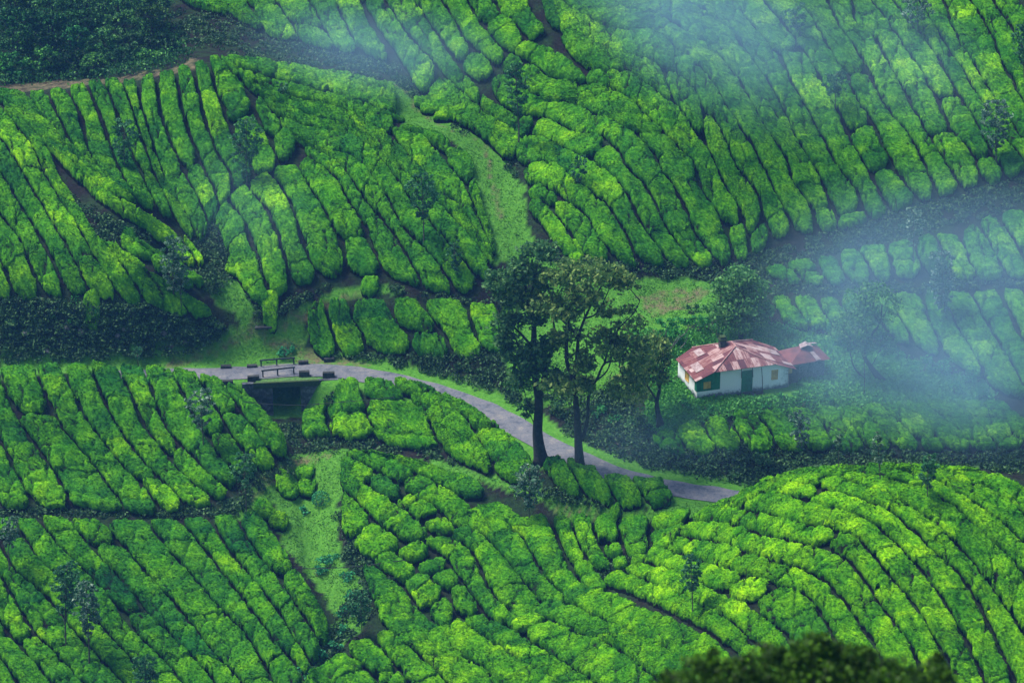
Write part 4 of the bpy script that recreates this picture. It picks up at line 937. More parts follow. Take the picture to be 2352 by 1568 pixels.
# forest at the upper left
def forest():
    k = 0
    spots = []
    for v_, n in ((150, 6), (100, 6), (52, 5), (6, 5), (-38, 5)):
        for i in range(n):
            spots.append((-5+(i+.5)*(395/n)+rng.uniform(-14, 14), v_+rng.uniform(-10, 10)))
    where = ['the front edge', 'the second rank', 'the middle', 'the upper part', 'the top']
    kinds = ['dark rounded', 'tall dense', 'bluish-dark', 'mossy green', 'dull green']
    for (u, v_) in spots:
        Yc = 241.5+(175-v_)*.085
        w = rng.uniform(34, 48); hh_ = rng.uniform(28, 38); bl = []; m_ = mpp(Yc, v_)
        for q_ in range(34):
            d = rng.normal(size=3); d /= np.linalg.norm(d); d[1] = -abs(d[1]) if d[2] < .3 else d[1]; r_ = rng.uniform(.75, 1.08)
            if d[2] < -.55: continue
            bl.append((u+d[0]*w*r_, v_-d[2]*hh_*r_, rng.uniform(7, 13), rng.uniform(4, 8), rng.uniform(.5, 1.2), d[1]*w*m_*r_*.8))
        rank = 0 if v_ > 125 else 1 if v_ > 76 else 2 if v_ > 29 else 3 if v_ > -16 else 4
        colp = 'beside the bare bank' if u > 300 else 'towards the bare bank' if u > 200 else 'above the dirt path' if u > 90 else 'by the left border'
        c = at_Y(u, v_+30, Yc); gz_ = tz(c[0], c[1]); vb = float(project(np.array([c[0], c[1], gz_]))[1])
        tree('forest_tree', Yc, [([(u, vb), (u+2, (vb+v_)/2), (u, v_)], .16, .05)], bl, 150, .16, M_FOREST, M_BARK, f'{kinds[k % 5]} tree {colp} in {where[rank]} of the forest', 'forest tree', clump=.4, twig=.03, group=f'trees crowded in {where[rank]} of the forest {colp}')
        tint_ = rng.choice([.45, .7, 1., 1.5, 2.1]); LASTCROWN[0].color = (tint_*rng.uniform(.7, 1.4), tint_, tint_*rng.uniform(.6, 1.3), 1)
        k += 1
forest()
tufts('forest_undergrowth', [[(0,198),(100,190),(280,176),(420,148),(440,120),(390,90),(375,-50),(0,-50)]], 2400, .17, M_FOREST, 'dark undergrowth between and below the forest trees', .6, 12, 5)

# dark shrub close to the viewer
def near_shrub():
    Y = 35.; b = at_Y(1860, 1560, Y); loc = np.array([b[0], b[1], float(terrain_f(np.array([b[0]]), np.array([b[1]]))[0])])
    root = empty('treetop', loc); tag(root, 'dark out-of-focus treetop close to the viewer at the bottom', 'tree')
    bl = [(1880,1530,90,62,1.6),(1960,1550,80,50,1.3),(1780,1545,80,50,1.3),(1690,1570,80,48,1.2),(1610,1560,56,50,1.),(1560,1590,60,40,1.),(2050,1570,70,55,1.2),(2130,1580,64,56,1.1),(2180,1600,50,40,.7),(1890,1482,26,24,.35),(1640,1508,20,14,.25),(1985,1503,30,16,.3),(1860,1660,240,80,3),(1700,1640,150,60,2),(2060,1650,140,60,2),(2150,1520,20,20,.2),(1780,1500,30,16,.3)]
    v, f, t = blob_leaves(Y, [x+(rng.uniform(-.5, .5),) for x in bl], 1500, .05, 1.0, .16)
    mesh_obj('crown', v-loc, f, M_NEAR, root, None, t)
    mb = MB(); top = at_Y(1870, 1560, Y)-loc
    mb.tube(smooth_line([(0, 0, -.3), top*.5+[.15, 0, 0], top]), np.linspace(.16, .04, 13), 9)
    for (u, v_) in ((1700,1580),(2050,1585),(1960,1560),(1620,1585),(2130,1590)):
        if 0: limb(mb, [top*.55+[.1, 0, 0], (top*.7+(at_Y(u, v_, Y)-loc)*.3), at_Y(u, v_, Y)-loc], .06, .015, 6)
    mb.build('trunk', M_BARK, root, smooth=True)
near_shrub()

# ------------------------------------------------------------------ cottage
def make_roof_mat():
    m, nt, b = mat('rusty_roof_sheets', .7, .3)
    uv = N(nt, 'ShaderNodeUVMap'); sep = N(nt, 'ShaderNodeSeparateXYZ'); nt.links.new(uv.outputs[0], sep.inputs[0])
    def op(o, a, b_=None):
        n = N(nt, 'ShaderNodeMath', operation=o)
        for i, x in enumerate((a, b_)):
            if x is None: continue
            if isinstance(x, (int, float)): n.inputs[i].default_value = x
            else: nt.links.new(x, n.inputs[i])
        return n.outputs[0]
    cu = op('FLOOR', op('DIVIDE', sep.outputs[0], .62)); off = op('MULTIPLY', op('SINE', op('MULTIPLY', cu, 12.9)), .7)
    cv = op('FLOOR', op('ADD', op('DIVIDE', sep.outputs[1], 1.05), off))
    cmb = N(nt, 'ShaderNodeCombineXYZ'); nt.links.new(cu, cmb.inputs[0]); nt.links.new(cv, cmb.inputs[1])
    wn = N(nt, 'ShaderNodeTexWhiteNoise', noise_dimensions='2D'); nt.links.new(cmb.outputs[0], wn.inputs['Vector'])
    mp = N(nt, 'ShaderNodeMapping'); nt.links.new(uv.outputs[0], mp.inputs[0]); mp.inputs['Scale'].default_value = (9, .9, 1)
    st = noise(nt, 1.0, 5, .75, mp.outputs[0])
    n2 = noise(nt, 2.2, 4, .7)
    f = op('ADD', op('MULTIPLY', wn.outputs['Value'], .42), op('MULTIPLY', st, .75)); f = op('ADD', f, op('MULTIPLY', n2, .25))
    c = ramp(nt, f, [(.46, (.06, .016, .030)), (.60, (.115, .028, .038)), (.74, (.185, .06, .06)), (.82, (.38, .23, .22)), (1., (.54, .43, .42))])
    nt.links.new(c, b.inputs['Base Color'])
    wv = N(nt, 'ShaderNodeTexWave', bands_direction='X'); wv.inputs['Scale'].default_value = 4.2; nt.links.new(uv.outputs[0], wv.inputs[0])
    bump(nt, b, wv.outputs['Fac'], .5, .03); return m
M_ROOF = make_roof_mat()
def make_white():
    m, nt, b = mat('stained_whitewash', .9, .2)
    tc = N(nt, 'ShaderNodeTexCoord'); sep = N(nt, 'ShaderNodeSeparateXYZ'); nt.links.new(tc.outputs['Object'], sep.inputs[0])
    n1 = noise(nt, 1.6, 5, .75, tc.outputs['Object']); n2 = noise(nt, 5, 4, .7, tc.outputs['Object'])
    def op(o, a, b_):
        n = N(nt, 'ShaderNodeMath', operation=o)
        for i, x in enumerate((a, b_)):
            if isinstance(x, (int, float)): n.inputs[i].default_value = x
            else: nt.links.new(x, n.inputs[i])
        return n.outputs[0]
    foot = op('SUBTRACT', 1.0, op('DIVIDE', sep.outputs[2], .75))
    right = op('SUBTRACT', op('DIVIDE', sep.outputs[0], 1.6), 4.45)
    mx = op('MAXIMUM', op('MULTIPLY', foot, .55), op('MULTIPLY', right, .42))
    s = op('ADD', op('MAXIMUM', mx, 0.), op('SUBTRACT', op('ADD', op('MULTIPLY', n1, .6), op('MULTIPLY', n2, .4)), .55))
    c = ramp(nt, s, [(.06, (.80, .82, .82)), (.20, (.60, .64, .66)), (.32, (.17, .20, .22)), (.6, (.05, .065, .075))])
    nt.links.new(c, b.inputs['Base Color']); bump(nt, b, n2, .4, .02); return m
M_WHITE = make_white()
M_GREEN = simple('faded_green_paint', (.008, .13, .065), (.02, .24, .13), 3, .7, .01)
M_YELLOW = simple('yellow_boarding', (.42, .26, .05), (.68, .46, .12), 3, .8, .01)
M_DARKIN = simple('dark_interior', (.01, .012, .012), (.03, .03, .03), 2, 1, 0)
def make_rubble():
    m, nt, b = mat('rubble_stone_wall', .9, .2)
    tc = N(nt, 'ShaderNodeTexCoord')
    v = N(nt, 'ShaderNodeTexVoronoi', feature='DISTANCE_TO_EDGE'); v.inputs['Scale'].default_value = 3.2; nt.links.new(tc.outputs['Object'], v.inputs['Vector'])
    v2 = N(nt, 'ShaderNodeTexVoronoi'); v2.inputs['Scale'].default_value = 3.2; nt.links.new(tc.outputs['Object'], v2.inputs['Vector'])
    st = ramp(nt, v2.outputs['Color'], [(.2, (.025, .035, .045)), (.8, (.085, .095, .11))])
    c = mix(nt, ramp(nt, v.outputs['Distance'], [(.0, (1, 1, 1)), (.07, (0, 0, 0))]), st, (.20, .22, .24))
    nt.links.new(c, b.inputs['Base Color']); bump(nt, b, v.outputs['Distance'], .7, .05); return m
M_RUBBLE = make_rubble()

class LB(MB):
    def prism(s, x0, x1, y0, y1, z0, ta, tb):
        c = [(x0,y0,z0),(x1,y0,z0),(x1,y1,z0),(x0,y1,z0),(x0,y0,ta),(x1,y0,tb),(x1,y1,tb),(x0,y1,ta)]
        s.add(c, [(0,3,2,1),(4,5,6,7),(0,1,5,4),(1,2,6,5),(2,3,7,6),(3,0,4,7)])
def roof_planes(polys, th, m, parent, name='roof'):
    vs, fs, uvs = [], [], []
    for P in polys:
        P = np.array(P, float); n = np.cross(P[1]-P[0], P[2]-P[0]); n /= np.linalg.norm(n)
        if n[2] < 0: P = P[::-1]; n = -n
        up = np.array([0, 0, 1.])-n*n[2]; up /= np.linalg.norm(up); ax = np.cross(up, n)
        k = len(vs); m_ = len(P); vs += [tuple(p) for p in P]+[tuple(p-n*th) for p in P]
        F = [tuple(range(k, k+m_)), tuple(range(k+m_, k+2*m_))[::-1]]+[(k+i, k+m_+i, k+m_+(i+1) % m_, k+(i+1) % m_) for i in range(m_)]
        for q in F:
            for i in q:
                p = np.array(vs[i]); uvs.append((float(p@ax)+k*3.1, float(p@up)))
        fs += F
    return mesh_obj(name, np.array(vs), fs, m, parent, uv=uvs)
def window(parent, x0, x1, z0, z1, y=0., depth=.09, axis='x'):
    """recessed opening: painted frame and a yellow board set back in it; local frame of the wall"""
    def bx(mb, a0, a1, b0, b1, c0, c1):
        if axis == 'x': mb.box(a0, a1, b0, b1, c0, c1)
        else: mb.box(b0, b1, a0, a1, c0, c1)
    fr = MB(); w = .05
    bx(fr, x0-w, x0, y-.03, y+depth, z0-w, z1+w); bx(fr, x1, x1+w, y-.03, y+depth, z0-w, z1+w)
    bx(fr, x0, x1, y-.03, y+depth, z1, z1+w); bx(fr, x0-.02, x1+.02, y-.06, y+depth, z0-w, z0)
    wo = fr.build('window', M_GREEN if axis == 'x' and x0 < 2 else M_YELLOW, parent)
    bd = MB(); n = 3
    for i in range(n):
        a = x0+(x1-x0)*i/n; b = x0+(x1-x0)*(i+1)/n
        bx(bd, a+.008, b-.008, y+.015+.006*(i % 2), y+.045+.006*(i % 2), z0+.004, z1-.004)
    bd.build('board', M_YELLOW, wo); return wo
def cottage():
    A = hit1(1600, 918); A[2] = float(tz(A[0], A[1]))
    root = empty('cottage', (A[0], A[1], A[2]), R(17)); tag(root, 'small whitewashed cottage with green door and rusty patched metal roof', 'cottage')
    yb = 4.55; W = 8.25; T = .2
    def top(x): return min(2.46, 2.0+.355*x, 2.46-(x-6.95)*.37)
    wb = LB()
    def strip(x0, x1, op=None, z0=-.3):
        if op: wb.prism(x0, x1, 0, T, z0, op[0], op[0]); wb.prism(x0, x1, 0, T, op[1], top(x0), top(x1))
        else: wb.prism(x0, x1, 0, T, z0, top(x0), top(x1))
    wb.prism(0, 2.05, 0, T, -.3, .72, .72)           # low wall under the green boarding
    strip(2.05, 4.0); strip(4.0, 5.0, (.12, 2.12)); strip(5.0, 6.7); strip(6.7, 7.3, (.95, 1.85)); strip(7.3, W)
    # side walls with their own window strips
    wb.prism(0, T, T, 1.9, -.3, 2.0, 2.0); wb.prism(0, T, 1.9, 2.8, -.3, .75, .75); wb.prism(0, T, 1.9, 2.8, 1.62, 2.0, 2.0); wb.prism(0, T, 2.8, yb, -.3, 2.0, 2.0)
    wb.prism(W-T, W, T, yb, -.3, 1.96, 1.96)
    for a, b_ in ((T, 1.3), (1.3, 6.95), (6.95, W-T)): wb.prism(a, b_, yb-T, yb, -.3, top(a), top(b_))
    wb.build('wall', M_WHITE, root)
    g = LB(); xs = [0.0, .32, .52, 1.3, 1.6, 2.05]
    for a, b_ in zip(xs[:-1], xs[1:]):
        if a == .52: g.prism(a, b_, -.012, .10, .723, .84, .84); g.prism(a, b_, -.012, .10, 1.62, top(a)-.01, top(b_)-.01)
        else: g.prism(a, b_, -.012, .10, .723, top(a)-.01, top(b_)-.01)
    for x in (.02, .34, 1.32, 1.62, 2.0): g.prism(x, x+.05, -.04, -.012, .74, top(x)-.03, top(x)-.03)
    g.prism(-.03, -.003, 0., .5, .73, 1.95, 1.95)
    g.build('green_boarding', M_GREEN, root)
    window(root, .57, 1.25, .89, 1.57, .0); window(root, 6.75, 7.25, 1.0, 1.8, .0); window(root, 1.95, 2.75, .8, 1.57, 0, axis='y')
    d = LB(); d.box(4.08, 4.92, .06, .10, .13, 2.05)
    for x in (4.1, 4.38, 4.66): d.box(x, x+.24, .045, .06, .16, 2.02)
    for z in (.4, 1.1, 1.8): d.box(4.12, 4.88, .03, .045, z, z+.09)
    dd = d.build('door', M_GREEN, root)
    fr = MB(); fr.box(4.0, 4.08, -.03, .12, .12, 2.12); fr.box(4.92, 5.0, -.03, .12, .12, 2.12); fr.box(4.08, 4.92, -.03, .12, 2.05, 2.12); fr.build('frame', M_GREEN, dd)
    hd = MB(); hd.box(4.78, 4.82, .0, .03, 1.02, 1.16); hd.build('handle', M_STONE, dd)
    dk = MB(); dk.box(T+.02, W-T-.02, T+.35, yb-T-.02, -.2, 1.8); dk.build('dark_infill', M_DARKIN, root)  # near-black block filling the room; indoor darkness put into its colour
    st = MB(); st.box(3.6, 5.9, -.75, -.003, -.4, .10, .01); st.box(3.85, 5.4, -1.1, -.753, -.4, -.02, .01); st.build('step', M_STONE, root)
    r1, r2 = (4.14, 1.9, 3.56), (4.14, 2.9, 3.56); ye = yb+.35; s = .376
    FL, FR = (1.35, -.38, 2.52), (6.93, -.38, 2.52); BL, BR = (1.35, ye, 2.52), (6.93, ye, 2.52)
    CL, DL = (-.3, -.38, 1.90), (-.3, ye-.5, 1.90); CR, DR = (8.85, -.38, 1.80), (8.85, ye-.4, 1.80)
    rf = roof_planes([[r1, FL, CL, DL, BL, r2], [r2, BR, DR, CR, FR, r1], [r1, FR, FL], [r2, BL, BR]], .035, M_ROOF, root)
    rc = MB()
    for a, b_ in ((r1, FL), (r1, FR), (r1, r2), (r2, BL), (r2, BR)): 
        P = smooth_line([np.array(a)+[0, 0, .03], (np.array(a)+np.array(b_))/2+[0, 0, .035], np.array(b_)+[0, 0, .03]], 2); rc.tube(P, .06, 6)
    me_ = rc.build('ridge_cap', M_RIDGE, rf)
    for k, (x, y, w_, l_, zz) in enumerate(((.2, .8, .7, 1.5, .05), (7.6, 2.2, .8, 1.1, .05), (7.9, .2, .9, .6, .05), (1.2, 3.0, .6, 1.2, .05))):
        za = 3.56-.37*abs(4.14-x)+zz; zb = 3.56-.37*abs(4.14-x-w_)+zz
        c = [(x,y,za-.015),(x+w_,y,zb-.015),(x+w_,y+l_,zb-.015),(x,y+l_,za-.015),(x,y,za),(x+w_,y,zb),(x+w_,y+l_,zb),(x,y+l_,za)]
        rp = LB(); rp.add(c, [(0,3,2,1),(4,5,6,7),(0,1,5,4),(1,2,6,5),(2,3,7,6),(3,0,4,7)])
        rp.build('loose_sheet', M_PALETIN, rf)
    ch = MB(); ch.box(3.1, 3.62, 2.75, 3.25, 2.9, 3.98, .015); co = ch.build('chimney', M_STONE, root)
    cc = MB(); cc.box(3.04, 3.68, 2.69, 3.31, 3.83, 3.92, .01); cc.box(3.12, 3.6, 2.77, 3.23, 3.98, 4.14, .03); cc.build('chimney_cap', M_MOSS, co)
    # eave brackets and poles
    p1 = MB(); p1.tube([(5.62, -.34, 2.42), (5.7, -.45, 1.4), (5.78, -.55, -.35)], .035, 6); p1.build('pole', M_WOOD, root)
    for (a, b_) in (((3.98, -.02, 1.5), (3.8, -.34, 2.45)), ((5.02, -.02, 1.45), (4.82, -.34, 2.45))):
        q = MB(); q.tube([a, b_], .028, 5); q.build('bracket', M_WOOD, root)
    dp = MB(); dp.tube([(W+.03, -.06, 2.0), (W+.03, -.06, -.2)], .03, 6); dp.build('downpipe', M_PALETIN, root)
    yb_ = MB(); yb_.box(8.3, 8.75, .35, .40, 1.15, 1.7); yb_.build('vent_panel', M_YELLOW, root)
    lw = MB(); lw.box(8.253, 9.4, .45, .6, -.4, 1.72); lw.build('link_wall', M_STONE, root)
    bm = MB()
    for y in (.25, 1.2, 2.2, 3.2, 4.2): bm.box(-.28, .4, y, y+.07, 1.78, 1.85)
    bm.build('rafter', M_WOOD, root)
    # outhouse
    p = hit1(1829, 874); ro = empty('outhouse', (p[0], p[1], float(tz(p[0], p[1]))), R(17)); tag(ro, 'little dark stone outhouse with rusty peaked roof right of the cottage', 'outhouse')
    w_ = 2.55; wl = MB(); wl.box(0, w_, 0, 2.3, -.3, 1.78, .01); wl.build('wall', M_RUBBLE, ro)
    ap = (1.15, 1.1, 2.75); e_ = .38; z = 1.8
    c = [(-e_-.5, -e_, z-.1), (w_+e_, -e_, z), (w_+e_, 2.3+e_, z), (-e_-.5, 2.3+e_, z-.1)]
    rr = roof_planes([[ap, c[0], c[1]], [ap, c[1], c[2]], [ap, c[2], c[3]], [ap, c[3], c[0]]], .03, M_ROOF2, ro)
    cp_ = LB(); cp_.add([(.55, .75, 2.62), (1.1, .55, 2.9), (1.25, 1.3, 2.95), (.7, 1.4, 2.68), (.55, .75, 2.65), (1.1, .55, 2.93), (1.25, 1.3, 2.98), (.7, 1.4, 2.71)], [(0,3,2,1),(4,5,6,7),(0,1,5,4),(1,2,6,5),(2,3,7,6),(3,0,4,7)]); cp_.build('loose_sheet', M_PALETIN, rr)
    cp_ = LB(); cp_.add([(1.1, .5, 2.93), (1.75, .75, 2.62), (1.7, 1.4, 2.64), (1.2, 1.3, 2.96), (1.1, .5, 2.96), (1.75, .75, 2.65), (1.7, 1.4, 2.67), (1.2, 1.3, 2.99)], [(0,3,2,1),(4,5,6,7),(0,1,5,4),(1,2,6,5),(2,3,7,6),(3,0,4,7)]); cp_.build('loose_sheet', M_PALETIN, rr)
    cp_ = LB(); cp_.add([(1.5, 1.9, 2.42), (2.6, 1.9, 2.30), (2.7, 2.5, 2.15), (1.5, 2.5, 2.25), (1.5, 1.9, 2.45), (2.6, 1.9, 2.33), (2.7, 2.5, 2.18), (1.5, 2.5, 2.28)], [(0,3,2,1),(4,5,6,7),(0,1,5,4),(1,2,6,5),(2,3,7,6),(3,0,4,7)]); cp_.build('loose_sheet', M_PALETIN, rr)
    cp_ = LB(); cp_.add([(1.28,.35,2.36),(1.62,.35,2.36),(2.05,-.36,1.86),(1.6,-.36,1.85),(1.28,.35,2.38),(1.62,.35,2.38),(2.05,-.36,1.88),(1.6,-.36,1.87)], [(0,3,2,1),(4,5,6,7),(0,1,5,4),(1,2,6,5),(2,3,7,6),(3,0,4,7)]); cp_.build('loose_sheet', M_PALETIN, rr)
    return A
M_RIDGE = simple('rusty_ridge_metal', (.24, .09, .09), (.48, .28, .27), 2.5, .7, .01)
M_ROOF2 = simple('plain_rusty_sheets', (.085, .028, .034), (.20, .06, .06), 1.3, .75, .02)
M_PALETIN = simple('faded_tin', (.20, .11, .11), (.44, .35, .35), 3, .6, .01, .4)
M_MOSS = simple('mossy_cap', (.015, .03, .01), (.06, .10, .03), 6, .95, .03)
cottage()
def wire(name, pts, Y0, Y1, r, label, sag=0):
    n = len(pts); P = [at_Y(u, v, Y0+(Y1-Y0)*i/(n-1)) for i, (u, v) in enumerate(pts)]
    mb = MB(); mb.tube(smooth_line(P, 6), r, 5); o = mb.build(name, M_WIRE); tag(o, label, 'cable')
wire('cable', [(560,922),(620,928),(690,930),(760,925),(830,919),(905,912)], 199.5, 200.5, .028, 'thin dark cable strung across the creek below the bridge')
wire('cable', [(655,1302),(700,1305),(760,1304),(830,1299),(890,1291),(930,1285)], 183., 183.5, .032, 'thick black cable sagging over the grassy gully')
wire('wash_line', [(1819,845),(1850,855),(1880,858),(1915,857),(1960,848),(1985,835)], 197.5, 199., .018, 'pale thin line hanging from the cottage to a pole')
def pole(u, v0, v1, label, name='pole', r=.035):
    p = hit1(u, v0); t = at_Y(u, v1, p[1]); mb = MB(); mb.tube([p-[0, 0, .2], (p+t)/2+[.03, 0, 0], t], [r, r*.9, r*.7], 6); o = mb.build(name, M_WOOD, None, p); tag(o, label, 'pole')
pole(1985, 905, 812, 'thin pole standing in the grass right of the outhouse')
# ------------------------------------------------------------------ bridge
def bridge():
    i = np.argmin(np.abs(ROAD[:, 0]-at_Z(648, 850, -3.5)[0])); cx, cy, cz = ROAD[i]; t = ROAD[i+1]-ROAD[i-1]; ang = math.atan2(t[1], t[0])
    root = empty('bridge', (cx, cy, cz), ang); tag(root, 'small mossy stone culvert bridge carrying the lane over the creek', 'bridge')
    dk = MB(); dk.box(-2.7, 2.7, -2.25, 1.7, -.42, -.03, .01); dk.build('deck', M_MOSSG, root)
    lp = MB(); lp.box(-2.9, 2.9, -2.5, -2.253, -.5, .02, .02); lp.build('mossy_lintel', M_MOSS, root)
    for s in (-1, 1):
        ab = MB(); x0, x1 = (1.25, 4.6) if s > 0 else (-3.9, -1.25)
        ab.box(x0, x1, -2.42, 2.3, -3.6, -.43, .02)
        if s > 0: ab.box(2.703, 4.6, -2.42, -2.0, -.427, .0, .02)
        else: ab.box(-3.9, -2.903, -2.42, -2.0, -.427, -.05, .02)
        ab.build('abutment', M_ABUT, root)
    return root, np.array([cx, cy, cz]), ang
def make_abut():
    m, nt, b = mat('damp_masonry', .85, .3)
    n1 = noise(nt, 1.5, 5, .75); n2 = noise(nt, 6, 3, .7)
    c = ramp(nt, n1, [(.36, (.02, .03, .02)), (.48, (.05, .058, .07)), (.6, (.13, .14, .17)), (.75, (.26, .27, .3))])
    nt.links.new(c, b.inputs['Base Color']); bump(nt, b, n2, .6, .05); return m
M_ABUT = make_abut()
M_MOSSG = simple('mossy_verge', (.03, .07, .02), (.10, .22, .05), 5, .95, .03)
bro, bc, bang = bridge()
def railing(pts_base, pts_top, Y, label):
    (u0, v0), (u1, v1) = pts_base; (a0, b0), (a1, b1) = pts_top
    p0, p1 = at_Z(u0, v0, bc[2]+.02), at_Z(u1, v1, bc[2]+.02); h = .68
    root = empty('railing', p0); tag(root, label, 'railing', 'railings of the small bridge')
    d = p1-p0; a = math.atan2(d[1], d[0]); L = np.hypot(d[0], d[1]); root.rotation_euler = (0, 0, a)
    r = MB(); r.box(-.12, L+.08, -.055, .055, h-.11, h, .006); r.build('rail', M_RAIL, root)
    for x in (0.0, L*.47, L-.04):
        q = MB(); q.box(x-.055, x+.055, -.05, .05, -.25, h-.113, .006); q.build('post', M_RAIL, root)
M_RAIL = simple('weathered_rail', (.012, .018, .024), (.05, .06, .07), 5, .85, .01)
railing([(604, 866), (676, 858)], [(0,0),(0,0)], 0, 'near railing of the bridge, dark posts and one beam')
railing([(600, 842), (676, 836)], [(0,0),(0,0)], 0, 'far railing of the bridge, in front of the green ditch')
def block(u, v, wpx, h, label, tall=0.):
    p = at_Z(u, v, bc[2]); wd = wpx*mpp(p[1], v)/2; mb = MB(); mb.rbox((0, 0, h/2-.1-tall/2), wd, .2, h/2+.1+tall/2, 0, .05, .012)
    o = mb.build('parapet_block', M_STONE); o.location = tuple(p); o.rotation_euler = (0, 0, bang+rng.uniform(-.05, .05)); tag(o, label, 'parapet block', 'dark stone blocks lining the bridge')
for q in [(523,881,25,.36,'near-side block furthest from the railing, half sunk beside the tea'),(582,872,27,.42,'near-side block just left of the railing'),(699,863,24,.50,'near-side block just right of the railing'),(755,866,27,.52,'near-side block on the stone pier, right end',.7),
          (519,845,24,.28,'far-side block furthest left on the grass verge'),(579,843,23,.26,'mossy far-side block just left of the far railing'),(697,836,23,.36,'tilted far-side block just right of the far railing'),(756,829,24,.34,'far-side block furthest right under the bushes')]:
    block(*q)
def slab(u, v):
    p = hit1(u, v); mb = MB(); mb.rbox((0, 0, .05), .75, .3, .10, .15, .03, .015); o = mb.build('stone_slab', M_STONE); o.location = tuple(p); tag(o, 'dark stone slab over the little ditch mouth behind the bridge', 'stone slab', None, 'thing')
slab(605, 752)
# scattered pale rocks on the rock face and banks
def rock(u, v, s, label):
    p = hit1(u, v); n = 7; mb = MB(); vs = []
    for i in range(5):
        for k in range(8):
            a = 2*math.pi*k/8; ph = math.pi*(i+.3)/5.2; r = s*rng.uniform(.75, 1.15)
            vs.append((r*math.sin(ph)*math.cos(a)*1.3, r*math.sin(ph)*math.sin(a), r*math.cos(ph)*.75))
    fs = [(i*8+k, (i+1)*8+k, (i+1)*8+(k+1) % 8, i*8+(k+1) % 8) for i in range(4) for k in range(8)]+[tuple(range(8)), tuple(range(32, 40))[::-1]]
    mb.add(vs, fs); o = mb.build('rock', M_ROCK, None); o.location = tuple(p); o.rotation_euler = (rng.uniform(-.4, .4), rng.uniform(-.4, .4), rng.uniform(0, 6)); tag(o, label, 'rock', 'rocks showing through the rock face')
M_ROCK = simple('lichen_rock', (.04, .045, .055), (.15, .15, .16), 3, .9, .05)
for q in [(188,762,.42,'grey lichened rock in the middle of the rock face'),(290,755,.35,'brownish rock right of the middle of the rock face'),(270,770,.28,'small rock below the brownish one on the rock face'),(375,765,.32,'pale rock near the right end of the rock face'),(395,795,.25,'small pale rock at the foot of the rock face'),(155,752,.3,'small rock left of the grey lichened one'),(60,765,.4,'dark rock at the left part of the rock face'),(108,805,.3,'small rock at the foot of the rock face on the left'),(330,800,.3,'dark rock at the foot of the rock face'),(425,785,.22,'small rock at the right foot of the rock face')]:
    rock(*q)
# ------------------------------------------------------------------ air and light
def volbox(name, x0, x1, y0, y1, z0, z1, density, color, label):
    b = MB(); b.box(x0, x1, y0, y1, z0, z1)
    m = bpy.data.materials.new(name); m.use_nodes = True; nt = m.node_tree; nt.nodes.remove(nt.nodes['Principled BSDF'])
    pv = N(nt, 'ShaderNodeVolumePrincipled'); pv.inputs['Color'].default_value = (*color, 1); pv.inputs['Density'].default_value = density
    nt.links.new(pv.outputs[0], nt.nodes['Material Output'].inputs['Volume'])
    o = b.build(name, m); tag(o, label, None, None, 'stuff'); return o
volbox('haze', -140, 140, -30, 400, -30, 104, .00024, (.14, .40, 1.0), 'thin bluish haze filling the air over the valley')

def mist(u, v, Y, r, dens, label, rot=0., col=(.42, .70, 1.0)):
    me = bpy.data.meshes.new('mist'); vs = []; n, k = 10, 16
    for i in range(n+1):
        for j in range(k): a = math.pi*i/n; b = 2*math.pi*j/k; vs.append((math.sin(a)*math.cos(b), math.sin(a)*math.sin(b), math.cos(a)))
    fs = [(i*k+j, (i+1)*k+j, (i+1)*k+(j+1) % k, i*k+(j+1) % k) for i in range(n) for j in range(k)]
    me.from_pydata(vs, [], fs); me.update()
    m = bpy.data.materials.new('mist'); m.use_nodes = True; nt = m.node_tree; nt.nodes.remove(nt.nodes['Principled BSDF'])
    tc = N(nt, 'ShaderNodeTexCoord'); ln = N(nt, 'ShaderNodeVectorMath', operation='LENGTH'); nt.links.new(tc.outputs['Object'], ln.inputs[0])
    fo = N(nt, 'ShaderNodeMapRange', interpolation_type='SMOOTHSTEP'); nt.links.new(ln.outputs['Value'], fo.inputs[0]); fo.inputs[1].default_value = 1.; fo.inputs[2].default_value = .1; fo.inputs[3].default_value = 0; fo.inputs[4].default_value = 1
    nz = noise(nt, .09, 3, .5); mr = N(nt, 'ShaderNodeMapRange'); nt.links.new(nz, mr.inputs[0]); mr.inputs[1].default_value = .33; mr.inputs[2].default_value = .66; mr.inputs[3].default_value = .45; mr.inputs[4].default_value = 1.4
    a = N(nt, 'ShaderNodeMath', operation='MULTIPLY'); nt.links.new(fo.outputs[0], a.inputs[0]); nt.links.new(mr.outputs[0], a.inputs[1])
    d = N(nt, 'ShaderNodeMath', operation='MULTIPLY'); nt.links.new(a.outputs[0], d.inputs[0]); d.inputs[1].default_value = dens
    pv = N(nt, 'ShaderNodeVolumePrincipled'); pv.inputs['Color'].default_value = (*col, 1); nt.links.new(d.outputs[0], pv.inputs['Density'])
    nt.links.new(pv.outputs[0], nt.nodes['Material Output'].inputs['Volume']); me.materials.append(m)
    o = bpy.data.objects.new('mist', me); COL.objects.link(o); o.location = tuple(at_Y(u, v, Y)); o.scale = r; o.rotation_euler = (0, rot, 0); tag(o, label, None, None, 'stuff')
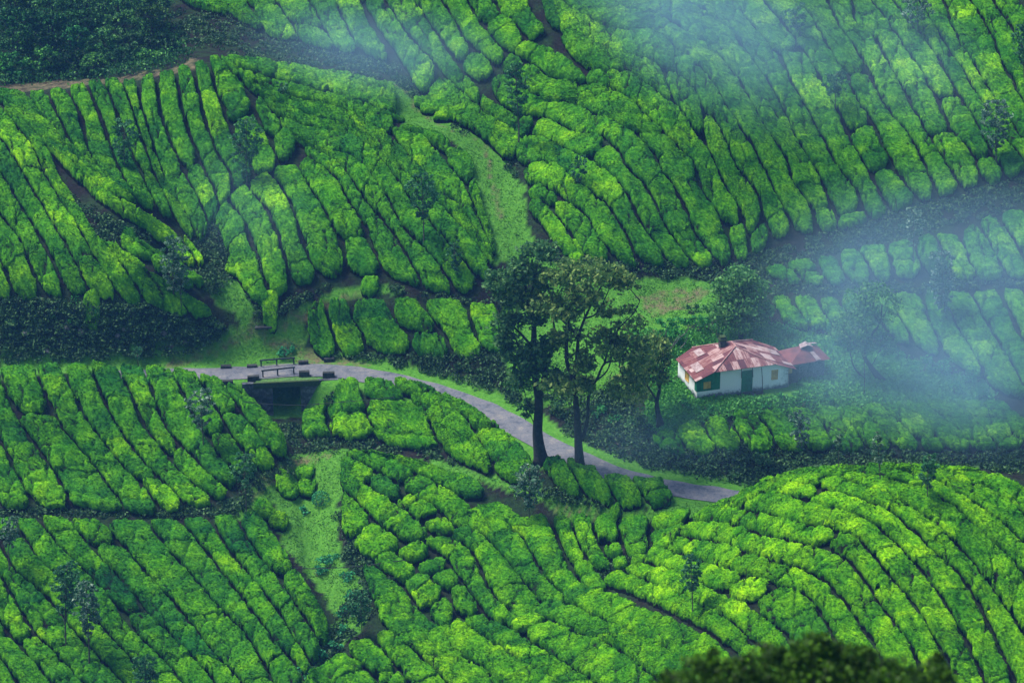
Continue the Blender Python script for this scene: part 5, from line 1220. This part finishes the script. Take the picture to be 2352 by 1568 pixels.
mist(1640, 60, 226, (21, 11, 10), .040, 'broad soft mist drifting over the upper hillside', .5)
mist(2050, 130, 224, (15, 9, 8), .018, 'thin mist over the upper right hillside', .5)
mist(860, 110, 236, (17, 10, 6), .028, 'mist lying along the dark bank behind the middle hill', .15)
mist(2190, 760, 194, (23, 13, 15), .036, 'dense mist drifting over the terrace')
mist(2080, 860, 190, (20, 10, 7.5), .020, 'low mist spilling across the terrace edge', .1)
mist(2150, 560, 208, (26, 10, 9), .014, 'mist along the hill track', -.15)
mist(560, 460, 212, (10, 8, 7), .008, 'faint mist in the gully', .6)
mist(1500, 1000, 186, (11, 7, 4.5), .014, 'faint mist over the road bank')
SUN_EL, SUN_AZ = R(62), R(-72)      # azimuth measured from +Y towards +X
w = bpy.data.worlds.new('World'); scene.world = w; w.use_nodes = True; nt = w.node_tree
sky = N(nt, 'ShaderNodeTexSky', sky_type='NISHITA'); sky.sun_disc = False; sky.sun_elevation = SUN_EL; sky.sun_rotation = SUN_AZ
sky.air_density = 1.3; sky.dust_density = 1.5
nt.links.new(sky.outputs[0], nt.nodes['Background'].inputs[0]); nt.nodes['Background'].inputs[1].default_value = .09
sd = bpy.data.lights.new('sun', 'SUN'); sun = bpy.data.objects.new('sun', sd); COL.objects.link(sun)
sd.energy = 2.8; sd.angle = R(20); sd.color = (1, .95, .86)
from mathutils import Vector
dirv = Vector((math.sin(SUN_AZ)*math.cos(SUN_EL), math.cos(SUN_AZ)*math.cos(SUN_EL), math.sin(SUN_EL)))
sun.rotation_euler = dirv.to_track_quat('Z', 'Y').to_euler()
scene.view_settings.view_transform = 'Standard'; scene.view_settings.look = 'None'; scene.view_settings.exposure = 1.08; scene.view_settings.gamma = 1
c = scene.cycles; c.max_bounces = 5; c.diffuse_bounces = 3; c.glossy_bounces = 2; c.transmission_bounces = 3; c.transparent_max_bounces = 6; c.volume_bounces = 1
c.use_denoising = True; c.denoiser = 'OPENIMAGEDENOISE'; c.sample_clamp_indirect = 5
c.caustics_reflective = False; c.caustics_refractive = False
